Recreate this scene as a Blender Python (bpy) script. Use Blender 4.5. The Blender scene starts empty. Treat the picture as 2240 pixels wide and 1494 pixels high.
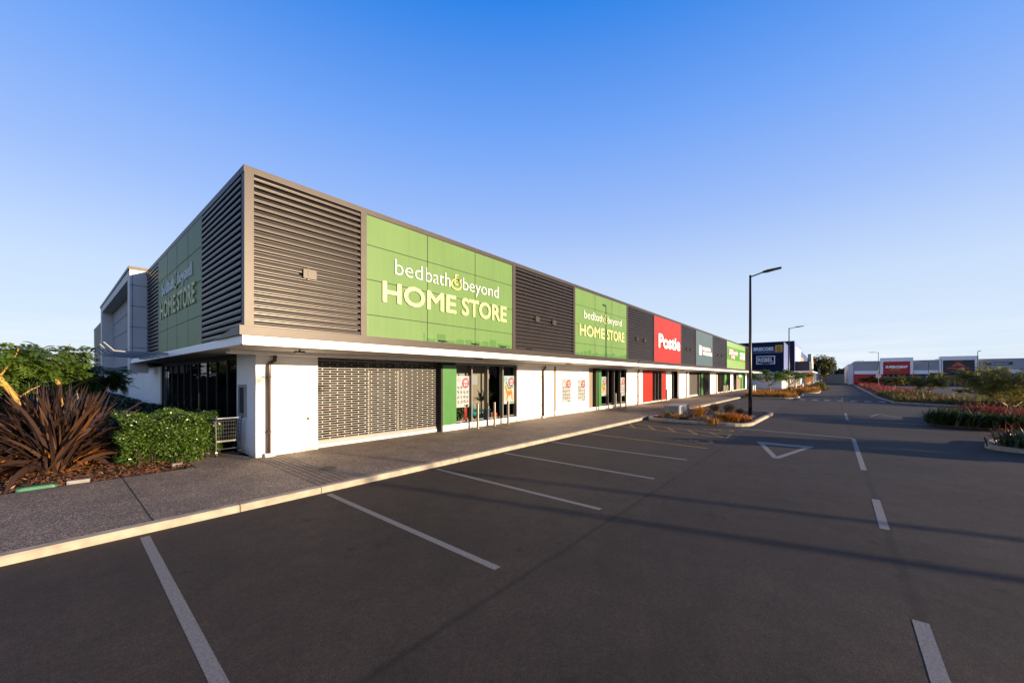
import bpy, math, random
import numpy as np
from mathutils import Vector
R = math.radians
rnd = random.Random(7)
sc = bpy.context.scene
COL = sc.collection

# ------------------------------------------------------------------ camera, sky, sun, exposure
CAM_H = 2.2
FOC, CU, CV = 839.0, 1120.0, 825.0           # focal length and horizon of the photograph in its own pixels
YAW = R(39.74)                                # X runs along the shop front, Y into the building
CA, SA = math.cos(YAW), math.sin(YAW)
cam = bpy.data.objects.new('camera', bpy.data.cameras.new('camera'))
COL.objects.link(cam); sc.camera = cam
cam.location = (0, 0, CAM_H)
cam.rotation_euler = (R(90), 0, YAW - R(90))
cam.data.sensor_width = 36
cam.data.lens = 36 * FOC / 2240
cam.data.shift_y = 78 / 2240
cam.data.clip_start = .05
cam.data.clip_end = 3000

SUN_EL = R(7.7); SUN_X, SUN_Y = .262, -.965
sl = bpy.data.lights.new('sun', 'SUN'); sl.energy = 5.0; sl.angle = R(.5); sl.color = (1, .77, .51)
so = bpy.data.objects.new('sun', sl); COL.objects.link(so)
sd = Vector((SUN_X * math.cos(SUN_EL), SUN_Y * math.cos(SUN_EL), math.sin(SUN_EL)))
so.rotation_euler = sd.to_track_quat('Z', 'Y').to_euler(); so.location = sd * 100
W = bpy.data.worlds.new('World'); sc.world = W; W.use_nodes = True
wt = W.node_tree; wb = wt.nodes['Background']
sky = wt.nodes.new('ShaderNodeTexSky'); sky.sky_type = 'NISHITA'; sky.sun_disc = False
sky.sun_elevation = SUN_EL; sky.sun_rotation = math.atan2(SUN_X, SUN_Y)
sky.air_density = 1.0; sky.dust_density = .4; sky.ozone_density = 3.0
# clear evening air: pale at the horizon, deep blue higher up, darkened overhead out of view to cut ambient light; the Nishita sky keeps its share of the light
tcg = wt.nodes.new('ShaderNodeTexCoord'); sz = wt.nodes.new('ShaderNodeSeparateXYZ'); wt.links.new(tcg.outputs['Generated'], sz.inputs[0])
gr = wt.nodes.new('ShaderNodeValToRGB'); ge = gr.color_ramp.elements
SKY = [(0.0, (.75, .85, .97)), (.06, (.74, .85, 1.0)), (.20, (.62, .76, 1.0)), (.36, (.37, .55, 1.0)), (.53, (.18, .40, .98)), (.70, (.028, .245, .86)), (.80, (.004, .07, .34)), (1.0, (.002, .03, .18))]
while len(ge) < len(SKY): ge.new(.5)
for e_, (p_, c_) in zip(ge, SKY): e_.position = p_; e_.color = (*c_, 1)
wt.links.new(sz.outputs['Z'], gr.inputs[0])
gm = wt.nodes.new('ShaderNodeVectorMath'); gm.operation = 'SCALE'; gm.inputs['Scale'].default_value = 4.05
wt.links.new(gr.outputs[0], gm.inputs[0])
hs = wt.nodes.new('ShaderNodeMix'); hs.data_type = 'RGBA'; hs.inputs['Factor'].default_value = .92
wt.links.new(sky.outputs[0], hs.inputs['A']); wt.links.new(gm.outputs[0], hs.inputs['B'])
# thin streaky cloud low over the horizon
tc = wt.nodes.new('ShaderNodeTexCoord'); mp = wt.nodes.new('ShaderNodeMapping'); mp.inputs['Scale'].default_value = (2.0, 2.0, 26)
nz = wt.nodes.new('ShaderNodeTexNoise'); nz.inputs['Scale'].default_value = 1.6; nz.inputs['Detail'].default_value = 6
rp = wt.nodes.new('ShaderNodeValToRGB'); rp.color_ramp.elements[0].position = .40; rp.color_ramp.elements[1].position = .66
sx = wt.nodes.new('ShaderNodeSeparateXYZ'); mr = wt.nodes.new('ShaderNodeMapRange')
mr.inputs['From Min'].default_value = .0; mr.inputs['From Max'].default_value = .13; mr.inputs['To Min'].default_value = .95; mr.inputs['To Max'].default_value = 0
ml = wt.nodes.new('ShaderNodeMath'); ml.operation = 'MULTIPLY'
mixc = wt.nodes.new('ShaderNodeMix'); mixc.data_type = 'RGBA'; mixc.inputs['B'].default_value = (3.7, 3.95, 4.25, 1)
for a, b in ((tc.outputs['Generated'], mp.inputs[0]), (mp.outputs[0], nz.inputs['Vector']), (nz.outputs['Fac'], rp.inputs[0]), (tc.outputs['Generated'], sx.inputs[0]),
             (sx.outputs['Z'], mr.inputs[0]), (rp.outputs[0], ml.inputs[0]), (mr.outputs[0], ml.inputs[1]), (ml.outputs[0], mixc.inputs['Factor']),
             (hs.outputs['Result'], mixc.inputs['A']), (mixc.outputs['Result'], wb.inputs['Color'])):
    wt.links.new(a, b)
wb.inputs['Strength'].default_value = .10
sc.view_settings.view_transform = 'Standard'; sc.view_settings.look = 'None'
sc.view_settings.exposure = 1.3; sc.view_settings.gamma = 1

# ------------------------------------------------------------------ pixel to place helpers
def ray(u, v):
    x = (u - CU) / FOC
    return CA + x * SA, SA - x * CA, (CV - v) / FOC
def G(u, v, z=0.0):
    d = ray(u, v); t = (z - CAM_H) / d[2]; return d[0] * t, d[1] * t
def FYX(u, Y):
    d = ray(u, 800); return d[0] * Y / d[1]
def D(u, depth):                              # ground position under column u at this depth
    d = ray(u, 800); return d[0] * depth, d[1] * depth

# ------------------------------------------------------------------ materials
def nodes(m): return m.node_tree.nodes, m.node_tree.links
def mat(name, col, rough=.6, metal=0.0, var=.12, scale=3.0, bump=0.0, bscale=60.0, spec=.5, trans=0.0, streak=0.0, coat=0.0):
    m = bpy.data.materials.new(name); m.use_nodes = True
    N, L = nodes(m); p = N['Principled BSDF']
    p.inputs['Roughness'].default_value = rough; p.inputs['Metallic'].default_value = metal
    p.inputs['Specular IOR Level'].default_value = spec
    p.inputs['Coat Weight'].default_value = coat
    geo = N.new('ShaderNodeNewGeometry')
    n = N.new('ShaderNodeTexNoise'); n.inputs['Scale'].default_value = scale; n.inputs['Detail'].default_value = 5
    L.new(geo.outputs['Position'], n.inputs['Vector'])
    r = N.new('ShaderNodeValToRGB'); e = r.color_ramp.elements
    c = np.array(col[:3], float)
    e[0].position = .3; e[1].position = .72
    e[0].color = (*np.clip(c * (1 - var), 0, 1), 1); e[1].color = (*np.clip(c * (1 + var), 0, 1), 1)
    L.new(n.outputs['Fac'], r.inputs[0]); out = r.outputs[0]
    if streak:
        mp = N.new('ShaderNodeMapping'); mp.inputs['Scale'].default_value = (9, 9, .35)
        n2 = N.new('ShaderNodeTexNoise'); n2.inputs['Scale'].default_value = 1.0; n2.inputs['Detail'].default_value = 4
        L.new(geo.outputs['Position'], mp.inputs[0]); L.new(mp.outputs[0], n2.inputs['Vector'])
        r2 = N.new('ShaderNodeValToRGB'); r2.color_ramp.elements[0].position = .42; r2.color_ramp.elements[1].position = .7
        mx = N.new('ShaderNodeMix'); mx.data_type = 'RGBA'; mx.blend_type = 'MULTIPLY'
        r2.color_ramp.elements[0].color = (1, 1, 1, 1); r2.color_ramp.elements[1].color = (1 - streak, 1 - streak, 1 - streak, 1)
        L.new(n2.outputs['Fac'], r2.inputs[0]); mx.inputs['Factor'].default_value = 1
        L.new(out, mx.inputs['A']); L.new(r2.outputs[0], mx.inputs['B']); out = mx.outputs['Result']
    L.new(out, p.inputs['Base Color'])
    if bump:
        nb = N.new('ShaderNodeTexNoise'); nb.inputs['Scale'].default_value = bscale; nb.inputs['Detail'].default_value = 4
        L.new(geo.outputs['Position'], nb.inputs['Vector'])
        b = N.new('ShaderNodeBump'); b.inputs['Strength'].default_value = bump; b.inputs['Distance'].default_value = .02
        L.new(nb.outputs['Fac'], b.inputs['Height']); L.new(b.outputs[0], p.inputs['Normal'])
    return m

def leafmat(name, cols, rough=.5, trans=.25, spec=.4):
    """one colour per leaf, picked at random from a range"""
    m = bpy.data.materials.new(name); m.use_nodes = True
    N, L = nodes(m); p = N['Principled BSDF']; o = N['Material Output']
    geo = N.new('ShaderNodeNewGeometry'); r = N.new('ShaderNodeValToRGB')
    e = r.color_ramp.elements
    while len(e) < len(cols): e.new(.5)
    for i, c in enumerate(cols):
        e[i].position = i / (len(cols) - 1); e[i].color = (*c, 1)
    L.new(geo.outputs['Random Per Island'], r.inputs[0])
    L.new(r.outputs[0], p.inputs['Base Color'])
    p.inputs['Roughness'].default_value = rough; p.inputs['Specular IOR Level'].default_value = spec
    t = N.new('ShaderNodeBsdfTranslucent'); L.new(r.outputs[0], t.inputs['Color'])
    mx = N.new('ShaderNodeMixShader'); mx.inputs[0].default_value = trans
    L.new(p.outputs[0], mx.inputs[1]); L.new(t.outputs[0], mx.inputs[2]); L.new(mx.outputs[0], o.inputs['Surface'])
    return m

def glassmat(name, tint=(.75, .8, .8), refl=.12):
    m = bpy.data.materials.new(name); m.use_nodes = True
    N, L = nodes(m); o = N['Material Output']; N.remove(N['Principled BSDF'])
    tr = N.new('ShaderNodeBsdfTransparent'); tr.inputs[0].default_value = (*tint, 1)
    g = N.new('ShaderNodeBsdfGlossy'); g.inputs['Roughness'].default_value = .02
    n = N.new('ShaderNodeTexNoise'); n.inputs['Scale'].default_value = .7
    b = N.new('ShaderNodeBump'); b.inputs['Strength'].default_value = .03; b.inputs['Distance'].default_value = .05
    L.new(n.outputs['Fac'], b.inputs['Height']); L.new(b.outputs[0], g.inputs['Normal'])
    lw = N.new('ShaderNodeLayerWeight'); lw.inputs['Blend'].default_value = refl
    mx = N.new('ShaderNodeMixShader')
    L.new(lw.outputs['Fresnel'], mx.inputs[0]); L.new(tr.outputs[0], mx.inputs[1]); L.new(g.outputs[0], mx.inputs[2])
    L.new(mx.outputs[0], o.inputs['Surface'])
    return m

def asphaltmat():
    m = bpy.data.materials.new('asphalt'); m.use_nodes = True
    N, L = nodes(m); p = N['Principled BSDF']; p.inputs['Roughness'].default_value = .82; p.inputs['Specular IOR Level'].default_value = .35
    geo = N.new('ShaderNodeNewGeometry'); P = geo.outputs['Position']
    def noise(s, d, rough=.5):
        n = N.new('ShaderNodeTexNoise'); n.inputs['Scale'].default_value = s; n.inputs['Detail'].default_value = d; n.inputs['Roughness'].default_value = rough
        L.new(P, n.inputs['Vector']); return n.outputs['Fac']
    def ramp(f, a, ca, b, cb):
        r = N.new('ShaderNodeValToRGB'); e = r.color_ramp.elements
        e[0].position = a; e[0].color = (*ca, 1); e[1].position = b; e[1].color = (*cb, 1)
        L.new(f, r.inputs[0]); return r.outputs[0]
    def mul(a, b, f=1.0):
        x = N.new('ShaderNodeMix'); x.data_type = 'RGBA'; x.blend_type = 'MULTIPLY'; x.inputs['Factor'].default_value = f
        L.new(a, x.inputs['A']); L.new(b, x.inputs['B']); return x.outputs['Result']
    col = ramp(noise(.35, 6, .6), .3, (.0245, .0180, .0130), .7, (.046, .0345, .0260))
    col = mul(col, ramp(noise(2.6, 7, .72), .34, (.78, .77, .76), .66, (1.22, 1.22, 1.22)))
    col = mul(col, ramp(noise(22, 4, .75), .36, (.72, .72, .73), .64, (1.28, 1.27, 1.25)))
    col = mul(col, ramp(noise(95, 3, .7), .38, (.42, .42, .44), .62, (1.6, 1.58, 1.54)))
    col = mul(col, ramp(noise(420, 2), .35, (.62, .62, .62), .68, (1.5, 1.5, 1.5)))
    sp = N.new('ShaderNodeTexVoronoi'); sp.voronoi_dimensions = '2D'; sp.inputs['Scale'].default_value = 1.15; sp.inputs['Randomness'].default_value = 1; L.new(P, sp.inputs['Vector'])
    vm = N.new('ShaderNodeVectorMath'); vm.operation = 'MULTIPLY_ADD'                                # oil drips: ragged, in groups, unlike in size
    nv = N.new('ShaderNodeTexNoise'); nv.inputs['Scale'].default_value = 5; nv.inputs['Detail'].default_value = 4; L.new(P, nv.inputs['Vector'])
    L.new(nv.outputs['Color'], vm.inputs[0]); vm.inputs[1].default_value = (.28, .28, 0); L.new(P, vm.inputs[2]); L.new(vm.outputs[0], sp.inputs['Vector'])
    sp.inputs['Scale'].default_value = 1.9
    drip = mul(ramp(sp.outputs['Distance'], .02, (.36, .34, .34), .13, (1, 1, 1)), ramp(noise(.55, 3), 0, (1, 1, 1), 1, (1, 1, 1)), 0)
    x = N.new('ShaderNodeMix'); x.data_type = 'RGBA'; x.blend_type = 'MULTIPLY'
    L.new(ramp(noise(.5, 3), .52, (0, 0, 0), .60, (.9, .9, .9)), x.inputs['Factor']); L.new(col, x.inputs['A']); L.new(drip, x.inputs['B']); col = x.outputs['Result']
    col = mul(col, ramp(noise(.9, 8, .8), .62, (1, 1, 1), .70, (.68, .66, .66)), .8)
    s = N.new('ShaderNodeSeparateXYZ'); L.new(P, s.inputs[0])
    wob = noise(1.1, 3)
    def mth(op, a, b=None):
        x = N.new('ShaderNodeMath'); x.operation = op
        for i, q in enumerate((a, b)):
            if q is None: continue
            if isinstance(q, (int, float)): x.inputs[i].default_value = q
            else: L.new(q, x.inputs[i])
        return x.outputs[0]
    yw = mth('ADD', s.outputs['Y'], mth('MULTIPLY', mth('SUBTRACT', wob, .5), .10))
    for y0, wd, dk in ((2.62, .035, .55), (-.62, .05, .62)):                                        # joints between two laid strips
        col = mul(col, ramp(mth('ABSOLUTE', mth('SUBTRACT', yw, y0)), wd * .3, (dk,) * 3, wd * 1.6, (1, 1, 1)))
    strip = mth('GREATER_THAN', yw, 2.62)
    col = mul(col, ramp(strip, 0, (.88, .88, .9), 1, (1, 1, 1)))
    L.new(col, p.inputs['Base Color'])
    b = N.new('ShaderNodeBump'); b.inputs['Strength'].default_value = .5; b.inputs['Distance'].default_value = .012
    L.new(noise(140, 3, .7), b.inputs['Height']); L.new(b.outputs[0], p.inputs['Normal'])
    return m

def paintmat(name, col, wear=.5):
    m = bpy.data.materials.new(name); m.use_nodes = True
    N, L = nodes(m); p = N['Principled BSDF']; p.inputs['Roughness'].default_value = .7
    geo = N.new('ShaderNodeNewGeometry')
    n = N.new('ShaderNodeTexNoise'); n.inputs['Scale'].default_value = 55; n.inputs['Detail'].default_value = 5; n.inputs['Roughness'].default_value = .75
    L.new(geo.outputs['Position'], n.inputs['Vector'])
    r = N.new('ShaderNodeValToRGB'); e = r.color_ramp.elements
    e[0].position = wear - .14; e[0].color = (*[c * .45 for c in col], 1); e[1].position = wear + .06; e[1].color = (*col, 1)
    L.new(n.outputs['Fac'], r.inputs[0]); L.new(r.outputs[0], p.inputs['Base Color'])
    b = N.new('ShaderNodeBump'); b.inputs['Strength'].default_value = .35; b.inputs['Distance'].default_value = .01
    L.new(n.outputs['Fac'], b.inputs['Height']); L.new(b.outputs[0], p.inputs['Normal'])
    return m

def aggregatemat():
    m = bpy.data.materials.new('exposed_aggregate'); m.use_nodes = True
    N, L = nodes(m); p = N['Principled BSDF']; p.inputs['Roughness'].default_value = .75
    geo = N.new('ShaderNodeNewGeometry')
    v = N.new('ShaderNodeTexVoronoi'); v.inputs['Scale'].default_value = 75; L.new(geo.outputs['Position'], v.inputs['Vector'])
    r = N.new('ShaderNodeValToRGB'); e = r.color_ramp.elements
    e[0].position = 0; e[0].color = (.078, .058, .042, 1); e[1].position = 1; e[1].color = (.46, .36, .27, 1)
    k = e.new(.62); k.color = (.150, .115, .088, 1)
    s = N.new('ShaderNodeSeparateColor'); L.new(v.outputs['Color'], s.inputs[0]); L.new(s.outputs[0], r.inputs[0])
    n = N.new('ShaderNodeTexNoise'); n.inputs['Scale'].default_value = .8; n.inputs['Detail'].default_value = 6; L.new(geo.outputs['Position'], n.inputs['Vector'])
    r2 = N.new('ShaderNodeValToRGB'); r2.color_ramp.elements[0].position = .3; r2.color_ramp.elements[1].position = .7
    r2.color_ramp.elements[0].color = (.66, .66, .68, 1); r2.color_ramp.elements[1].color = (1.2, 1.17, 1.12, 1); n.inputs['Scale'].default_value = 1.3; n.inputs['Roughness'].default_value = .65
    L.new(n.outputs['Fac'], r2.inputs[0])
    x = N.new('ShaderNodeMix'); x.data_type = 'RGBA'; x.blend_type = 'MULTIPLY'; x.inputs['Factor'].default_value = 1
    L.new(r.outputs[0], x.inputs['A']); L.new(r2.outputs[0], x.inputs['B']); L.new(x.outputs['Result'], p.inputs['Base Color'])
    b = N.new('ShaderNodeBump'); b.inputs['Strength'].default_value = .6; b.inputs['Distance'].default_value = .01; b.invert = True
    L.new(v.outputs['Distance'], b.inputs['Height']); L.new(b.outputs[0], p.inputs['Normal'])
    return m

M = dict(
 asphalt=asphaltmat(), aggregate=aggregatemat(),
 joint=mat('dark_joint', (.012, .011, .010), .9),
 line=paintmat('white_road_paint', (.215, .205, .19), .50), yellow=paintmat('yellow_road_paint', (.29, .16, .014), .50),
 kerb=mat('kerb_concrete', (.29, .25, .19), .85, var=.25, scale=5, bump=.3, bscale=90),
 white=mat('white_paint', (.80, .78, .75), .55, var=.03, scale=1.2, bump=.05, bscale=200, streak=.04),
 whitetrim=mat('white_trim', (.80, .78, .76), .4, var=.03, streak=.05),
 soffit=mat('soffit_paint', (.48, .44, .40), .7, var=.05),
 bronze=mat('bronze_metal', (.035, .027, .023), .44, metal=.2, var=.10, scale=4, spec=.34, bump=.03, bscale=15),
 bronzelouvre=mat('bronze_louvre', (.031, .024, .0205), .36, metal=.3, var=.12, scale=2.5, spec=.6, bump=.05, bscale=9, streak=.12),
 dark=mat('dark_backing', (.02, .018, .018), .8),
 alu=mat('aluminium_frame', (.17, .155, .14), .4, metal=.4, var=.05),
 steel=mat('stainless_steel', (.25, .23, .205), .3, metal=.85, var=.05),
 shutter=mat('shutter_steel', (.195, .188, .178), .5, metal=.15, var=.05),
 green=mat('green_cladding', (.096, .178, .056), .45, var=.05, scale=.9, spec=.15, streak=.07),
 greendoor=mat('green_door_panel', (.042, .15, .034), .28, var=.06, spec=.6, streak=.08),
 cream=mat('cream_letters', (.40, .42, .18), .45, var=.02), whitel=mat('white_letters', (.83, .83, .83), .45, var=.02),
 amp=mat('yellow_green_letters', (.30, .33, .09), .45, var=.02),
 red=mat('red_cladding', (.29, .013, .010), .5, spec=.25, var=.05, streak=.06), reddoor=mat('red_door_panel', (.33, .020, .010), .3, var=.06, streak=.06),
 teal=mat('teal_cladding', (.032, .068, .088), .5, var=.06, scale=1, streak=.08),
 lime=mat('pale_lime_cladding', (.185, .31, .105), .35, var=.06, scale=1, streak=.06), limeband=mat('vivid_green_band', (.04, .22, .006), .35, var=.04),
 redl=mat('red_letters', (.55, .02, .02), .5), limedoor=mat('lime_door_panel', (.07, .27, .05), .3),
 navy=mat('navy_cladding', (.006, .012, .045), .6, spec=.15, var=.1), bluecl=mat('light_blue_cladding', (.15, .19, .40), .45, var=.05),
 navyband=mat('navy_band', (.022, .045, .15), .4), gold=mat('gold_panel', (.55, .30, .03), .5), goldline=mat('brown_line', (.16, .07, .01), .6),
 grey=mat('grey_precast', (.31, .31, .31), .8, var=.06, scale=.4), lightgrey=mat('pale_grey_panel', (.55, .55, .55), .6, var=.05),
 redfar=mat('far_red_panel', (.42, .008, .012), .45), blackfar=mat('charcoal_panel', (.022, .023, .028), .5), orange=mat('orange_paint', (.60, .22, .02), .5),
 macpac=mat('orange_red_letters', (.55, .085, .035), .5),
 brown=mat('brown_downpipe', (.062, .036, .027), .35, var=.08, metal=.2), black=mat('black_metal', (.012, .012, .013), .38, var=.1, metal=.3),
 rubber=mat('black_plastic', (.015, .015, .018), .6), galv=mat('galvanised_steel', (.33, .35, .37), .45, metal=.5, var=.1),
 glass=glassmat('shop_glass'), darkglass=glassmat('dark_shop_glass', (.25, .27, .28), .12),
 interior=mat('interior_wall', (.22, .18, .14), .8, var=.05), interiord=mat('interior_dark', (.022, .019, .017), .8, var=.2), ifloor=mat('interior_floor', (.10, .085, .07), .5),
 beige=mat('beige_door', (.19, .15, .11), .5, var=.05),
 paper=mat('poster_paper', (.25, .27, .30), .45, var=.02), cyanp=mat('pale_cyan_print', (.16, .28, .30), .5), sand=mat('sand_print', (.30, .245, .19), .5),
 tag=mat('pink_red_tag', (.24, .010, .065), .5), tagr=mat('red_tag', (.21, .007, .014), .5), ink=mat('grey_ink', (.12, .12, .13), .6),
 orangep=mat('orange_print', (.42, .07, .012), .5), yellowp=mat('yellow_print', (.50, .25, .02), .5), tealp=mat('teal_print', (.008, .11, .11), .45),
 greenp=mat('leaf_green_print', (.05, .13, .025), .5), brownp=mat('brown_print', (.09, .04, .02), .5),
 tealchair=mat('teal_plastic', (.012, .20, .22), .35), coral=mat('coral_fabric', (.40, .06, .035), .8), aqua=mat('aqua_towel', (.22, .38, .36), .9),
 bark=mat('tree_bark', (.20, .13, .065), .85, var=.3, scale=9, bump=.6, bscale=30), barky=mat('mossy_bark', (.34, .21, .05), .85, var=.3, scale=7, bump=.6, bscale=30),
 soil=mat('dark_soil', (.035, .024, .018), .95, var=.4, scale=6, bump=.8, bscale=30),
 concrete=mat('concrete_block', (.22, .21, .195), .8, var=.15, scale=5, bump=.2, bscale=70, streak=.15),
 valve=mat('green_plastic_lid', (.03, .13, .075), .4), iron=mat('cast_iron', (.05, .035, .028), .7, bump=.5, bscale=60),
 fence=mat('dark_timber', (.03, .026, .026), .85, var=.2, bump=.3), wallfar=mat('far_grey_wall', (.22, .23, .23), .85),
 brickpave=mat('brick_paving', (.20, .11, .085), .8, var=.2, scale=8), roofm=mat('roof_sheet', (.2, .2, .2), .6), ground=mat('dry_ground', (.06, .06, .045), .95, var=.2, scale=.2),
 lens=mat('lamp_lens', (.6, .6, .62), .3), trolleyw=mat('chromed_wire', (.13, .13, .12), .5, metal=.3), trolleyb=mat('blue_plastic', (.02, .03, .16), .4),
)
LEAF = dict(
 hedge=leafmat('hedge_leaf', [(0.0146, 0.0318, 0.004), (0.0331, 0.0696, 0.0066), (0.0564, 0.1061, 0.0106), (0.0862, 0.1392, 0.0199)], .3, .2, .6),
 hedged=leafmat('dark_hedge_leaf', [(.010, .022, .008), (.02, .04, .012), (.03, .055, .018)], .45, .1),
 kowhai=leafmat('feathery_leaf', [(0.0429, 0.0815, 0.012), (0.0729, 0.1287, 0.0172), (0.103, 0.163, 0.0257), (0.0515, 0.0944, 0.0172)], .4, .35),
 olive=leafmat('olive_leaf', [(.085, .10, .02), (.15, .155, .03), (.22, .20, .045), (.11, .115, .026)], .5, .45),
 island=leafmat('bright_leaf', [(0.0474, 0.1053, 0.0158), (0.0948, 0.1685, 0.0211), (0.1369, 0.2211, 0.0316)], .4, .3),
 far=leafmat('far_tree_leaf', [(0.039, 0.0507, 0.0094), (0.0702, 0.078, 0.014), (0.1092, 0.1092, 0.0195)], .5, .25),
 fardark=leafmat('far_conifer_leaf', [(.015, .03, .012), (.03, .05, .02)], .6, .1),
 flax=leafmat('flax_blade', [(0.019, 0.0109, 0.0088), (0.0374, 0.0204, 0.015), (0.068, 0.0374, 0.0258), (0.0272, 0.0136, 0.0102), (0.051, 0.0306, 0.0245), (0.0884, 0.034, 0.0095)], .36, .12, .6),
 bronzegrass=leafmat('bronze_grass', [(0.1973, 0.0718, 0.009), (0.3229, 0.1346, 0.0161), (0.4126, 0.1973, 0.0269), (0.2332, 0.1076, 0.0179)], .6, .3),
 rust=leafmat('rust_grass', [(0.2691, 0.0718, 0.009), (0.3767, 0.1166, 0.0125), (0.4485, 0.1884, 0.0179)], .6, .3),
 straw=leafmat('straw_grass', [(0.234, 0.1482, 0.0624), (0.3276, 0.2262, 0.1092), (0.1872, 0.117, 0.0468)], .6, .3),
 browngrass=leafmat('brown_grass', [(.10, .055, .028), (.17, .10, .045), (.13, .075, .04)], .6, .25),
 redfl=leafmat('red_flower', [(0.1685, 0.0232, 0.0294), (0.2738, 0.0474, 0.0474), (0.1264, 0.0211, 0.0232), (0.2106, 0.0632, 0.0369), (0.0842, 0.0316, 0.0211)], .6, .3),
 olivegrass=leafmat('olive_groundcover', [(.06, .065, .015), (.11, .10, .02), (.16, .13, .025)], .6, .3),
 strap=leafmat('strap_leaf', [(.022, .035, .012), (.04, .06, .018), (.06, .085, .025)], .4, .2),
 chip=leafmat('bark_chip', [(0.0723, 0.0275, 0.0108), (0.1228, 0.047, 0.0173), (0.1734, 0.0723, 0.0289), (0.0433, 0.0188, 0.0101), (0.2167, 0.1084, 0.0506)], .7, 0),
 indoor=leafmat('indoor_leaf', [(.02, .05, .012), (.04, .08, .02), (.07, .12, .03)], .4, .2),
)

def wash_marks(m):
    """darker washed patches along the foot of the green panels"""
    N, L = nodes(m); p = N['Principled BSDF']; src = p.inputs['Base Color'].links[0].from_socket
    geo = N.new('ShaderNodeNewGeometry'); s = N.new('ShaderNodeSeparateXYZ'); L.new(geo.outputs['Position'], s.inputs[0])
    def mth(op, a, b):
        x = N.new('ShaderNodeMath'); x.operation = op
        for i, q in enumerate((a, b)):
            if isinstance(q, (int, float)): x.inputs[i].default_value = q
            else: L.new(q, x.inputs[i])
        return x.outputs[0]
    cell = mth('MULTIPLY', s.outputs['X'], 2.15); fr = mth('FRACT', cell, 0)
    wn = N.new('ShaderNodeTexWhiteNoise'); wn.noise_dimensions = '1D'; L.new(mth('FLOOR', cell, 0), wn.inputs['W'])
    n = N.new('ShaderNodeTexNoise'); n.inputs['Scale'].default_value = 6; L.new(geo.outputs['Position'], n.inputs['Vector'])
    top = mth('ADD', mth('ADD', 3.50, mth('MULTIPLY', wn.outputs['Value'], .24)), mth('MULTIPLY', n.outputs['Fac'], .12))
    k = mth('MULTIPLY', mth('LESS_THAN', s.outputs['Z'], top), mth('MULTIPLY', mth('GREATER_THAN', fr, .12), mth('GREATER_THAN', s.outputs['X'], 8.3)))
    mx = N.new('ShaderNodeMix'); mx.data_type = 'RGBA'; mx.blend_type = 'MULTIPLY'; mx.inputs['B'].default_value = (.50, .74, .55, 1)
    L.new(mth('MULTIPLY', k, .85), mx.inputs['Factor']); L.new(src, mx.inputs['A']); L.new(mx.outputs['Result'], p.inputs['Base Color'])
wash_marks(M['green'])
def splash(m):
    N, L = nodes(m); p = N['Principled BSDF']; src = p.inputs['Base Color'].links[0].from_socket
    geo = N.new('ShaderNodeNewGeometry'); s = N.new('ShaderNodeSeparateXYZ'); L.new(geo.outputs['Position'], s.inputs[0])
    n = N.new('ShaderNodeTexNoise'); n.inputs['Scale'].default_value = 3.5; n.inputs['Detail'].default_value = 7; n.inputs['Roughness'].default_value = .7; L.new(geo.outputs['Position'], n.inputs['Vector'])
    a = N.new('ShaderNodeMath'); a.operation = 'MULTIPLY_ADD'; L.new(n.outputs['Fac'], a.inputs[0]); a.inputs[1].default_value = -.5; L.new(s.outputs['Z'], a.inputs[2])
    r = N.new('ShaderNodeMapRange'); r.inputs['From Min'].default_value = -.16; r.inputs['From Max'].default_value = .10; r.inputs['To Min'].default_value = .75; r.inputs['To Max'].default_value = 0; L.new(a.outputs[0], r.inputs[0])
    mx = N.new('ShaderNodeMix'); mx.data_type = 'RGBA'; mx.blend_type = 'MULTIPLY'; mx.inputs['B'].default_value = (.52, .45, .37, 1)
    L.new(r.outputs[0], mx.inputs['Factor']); L.new(src, mx.inputs['A']); L.new(mx.outputs['Result'], p.inputs['Base Color'])
splash(M['white'])

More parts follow.
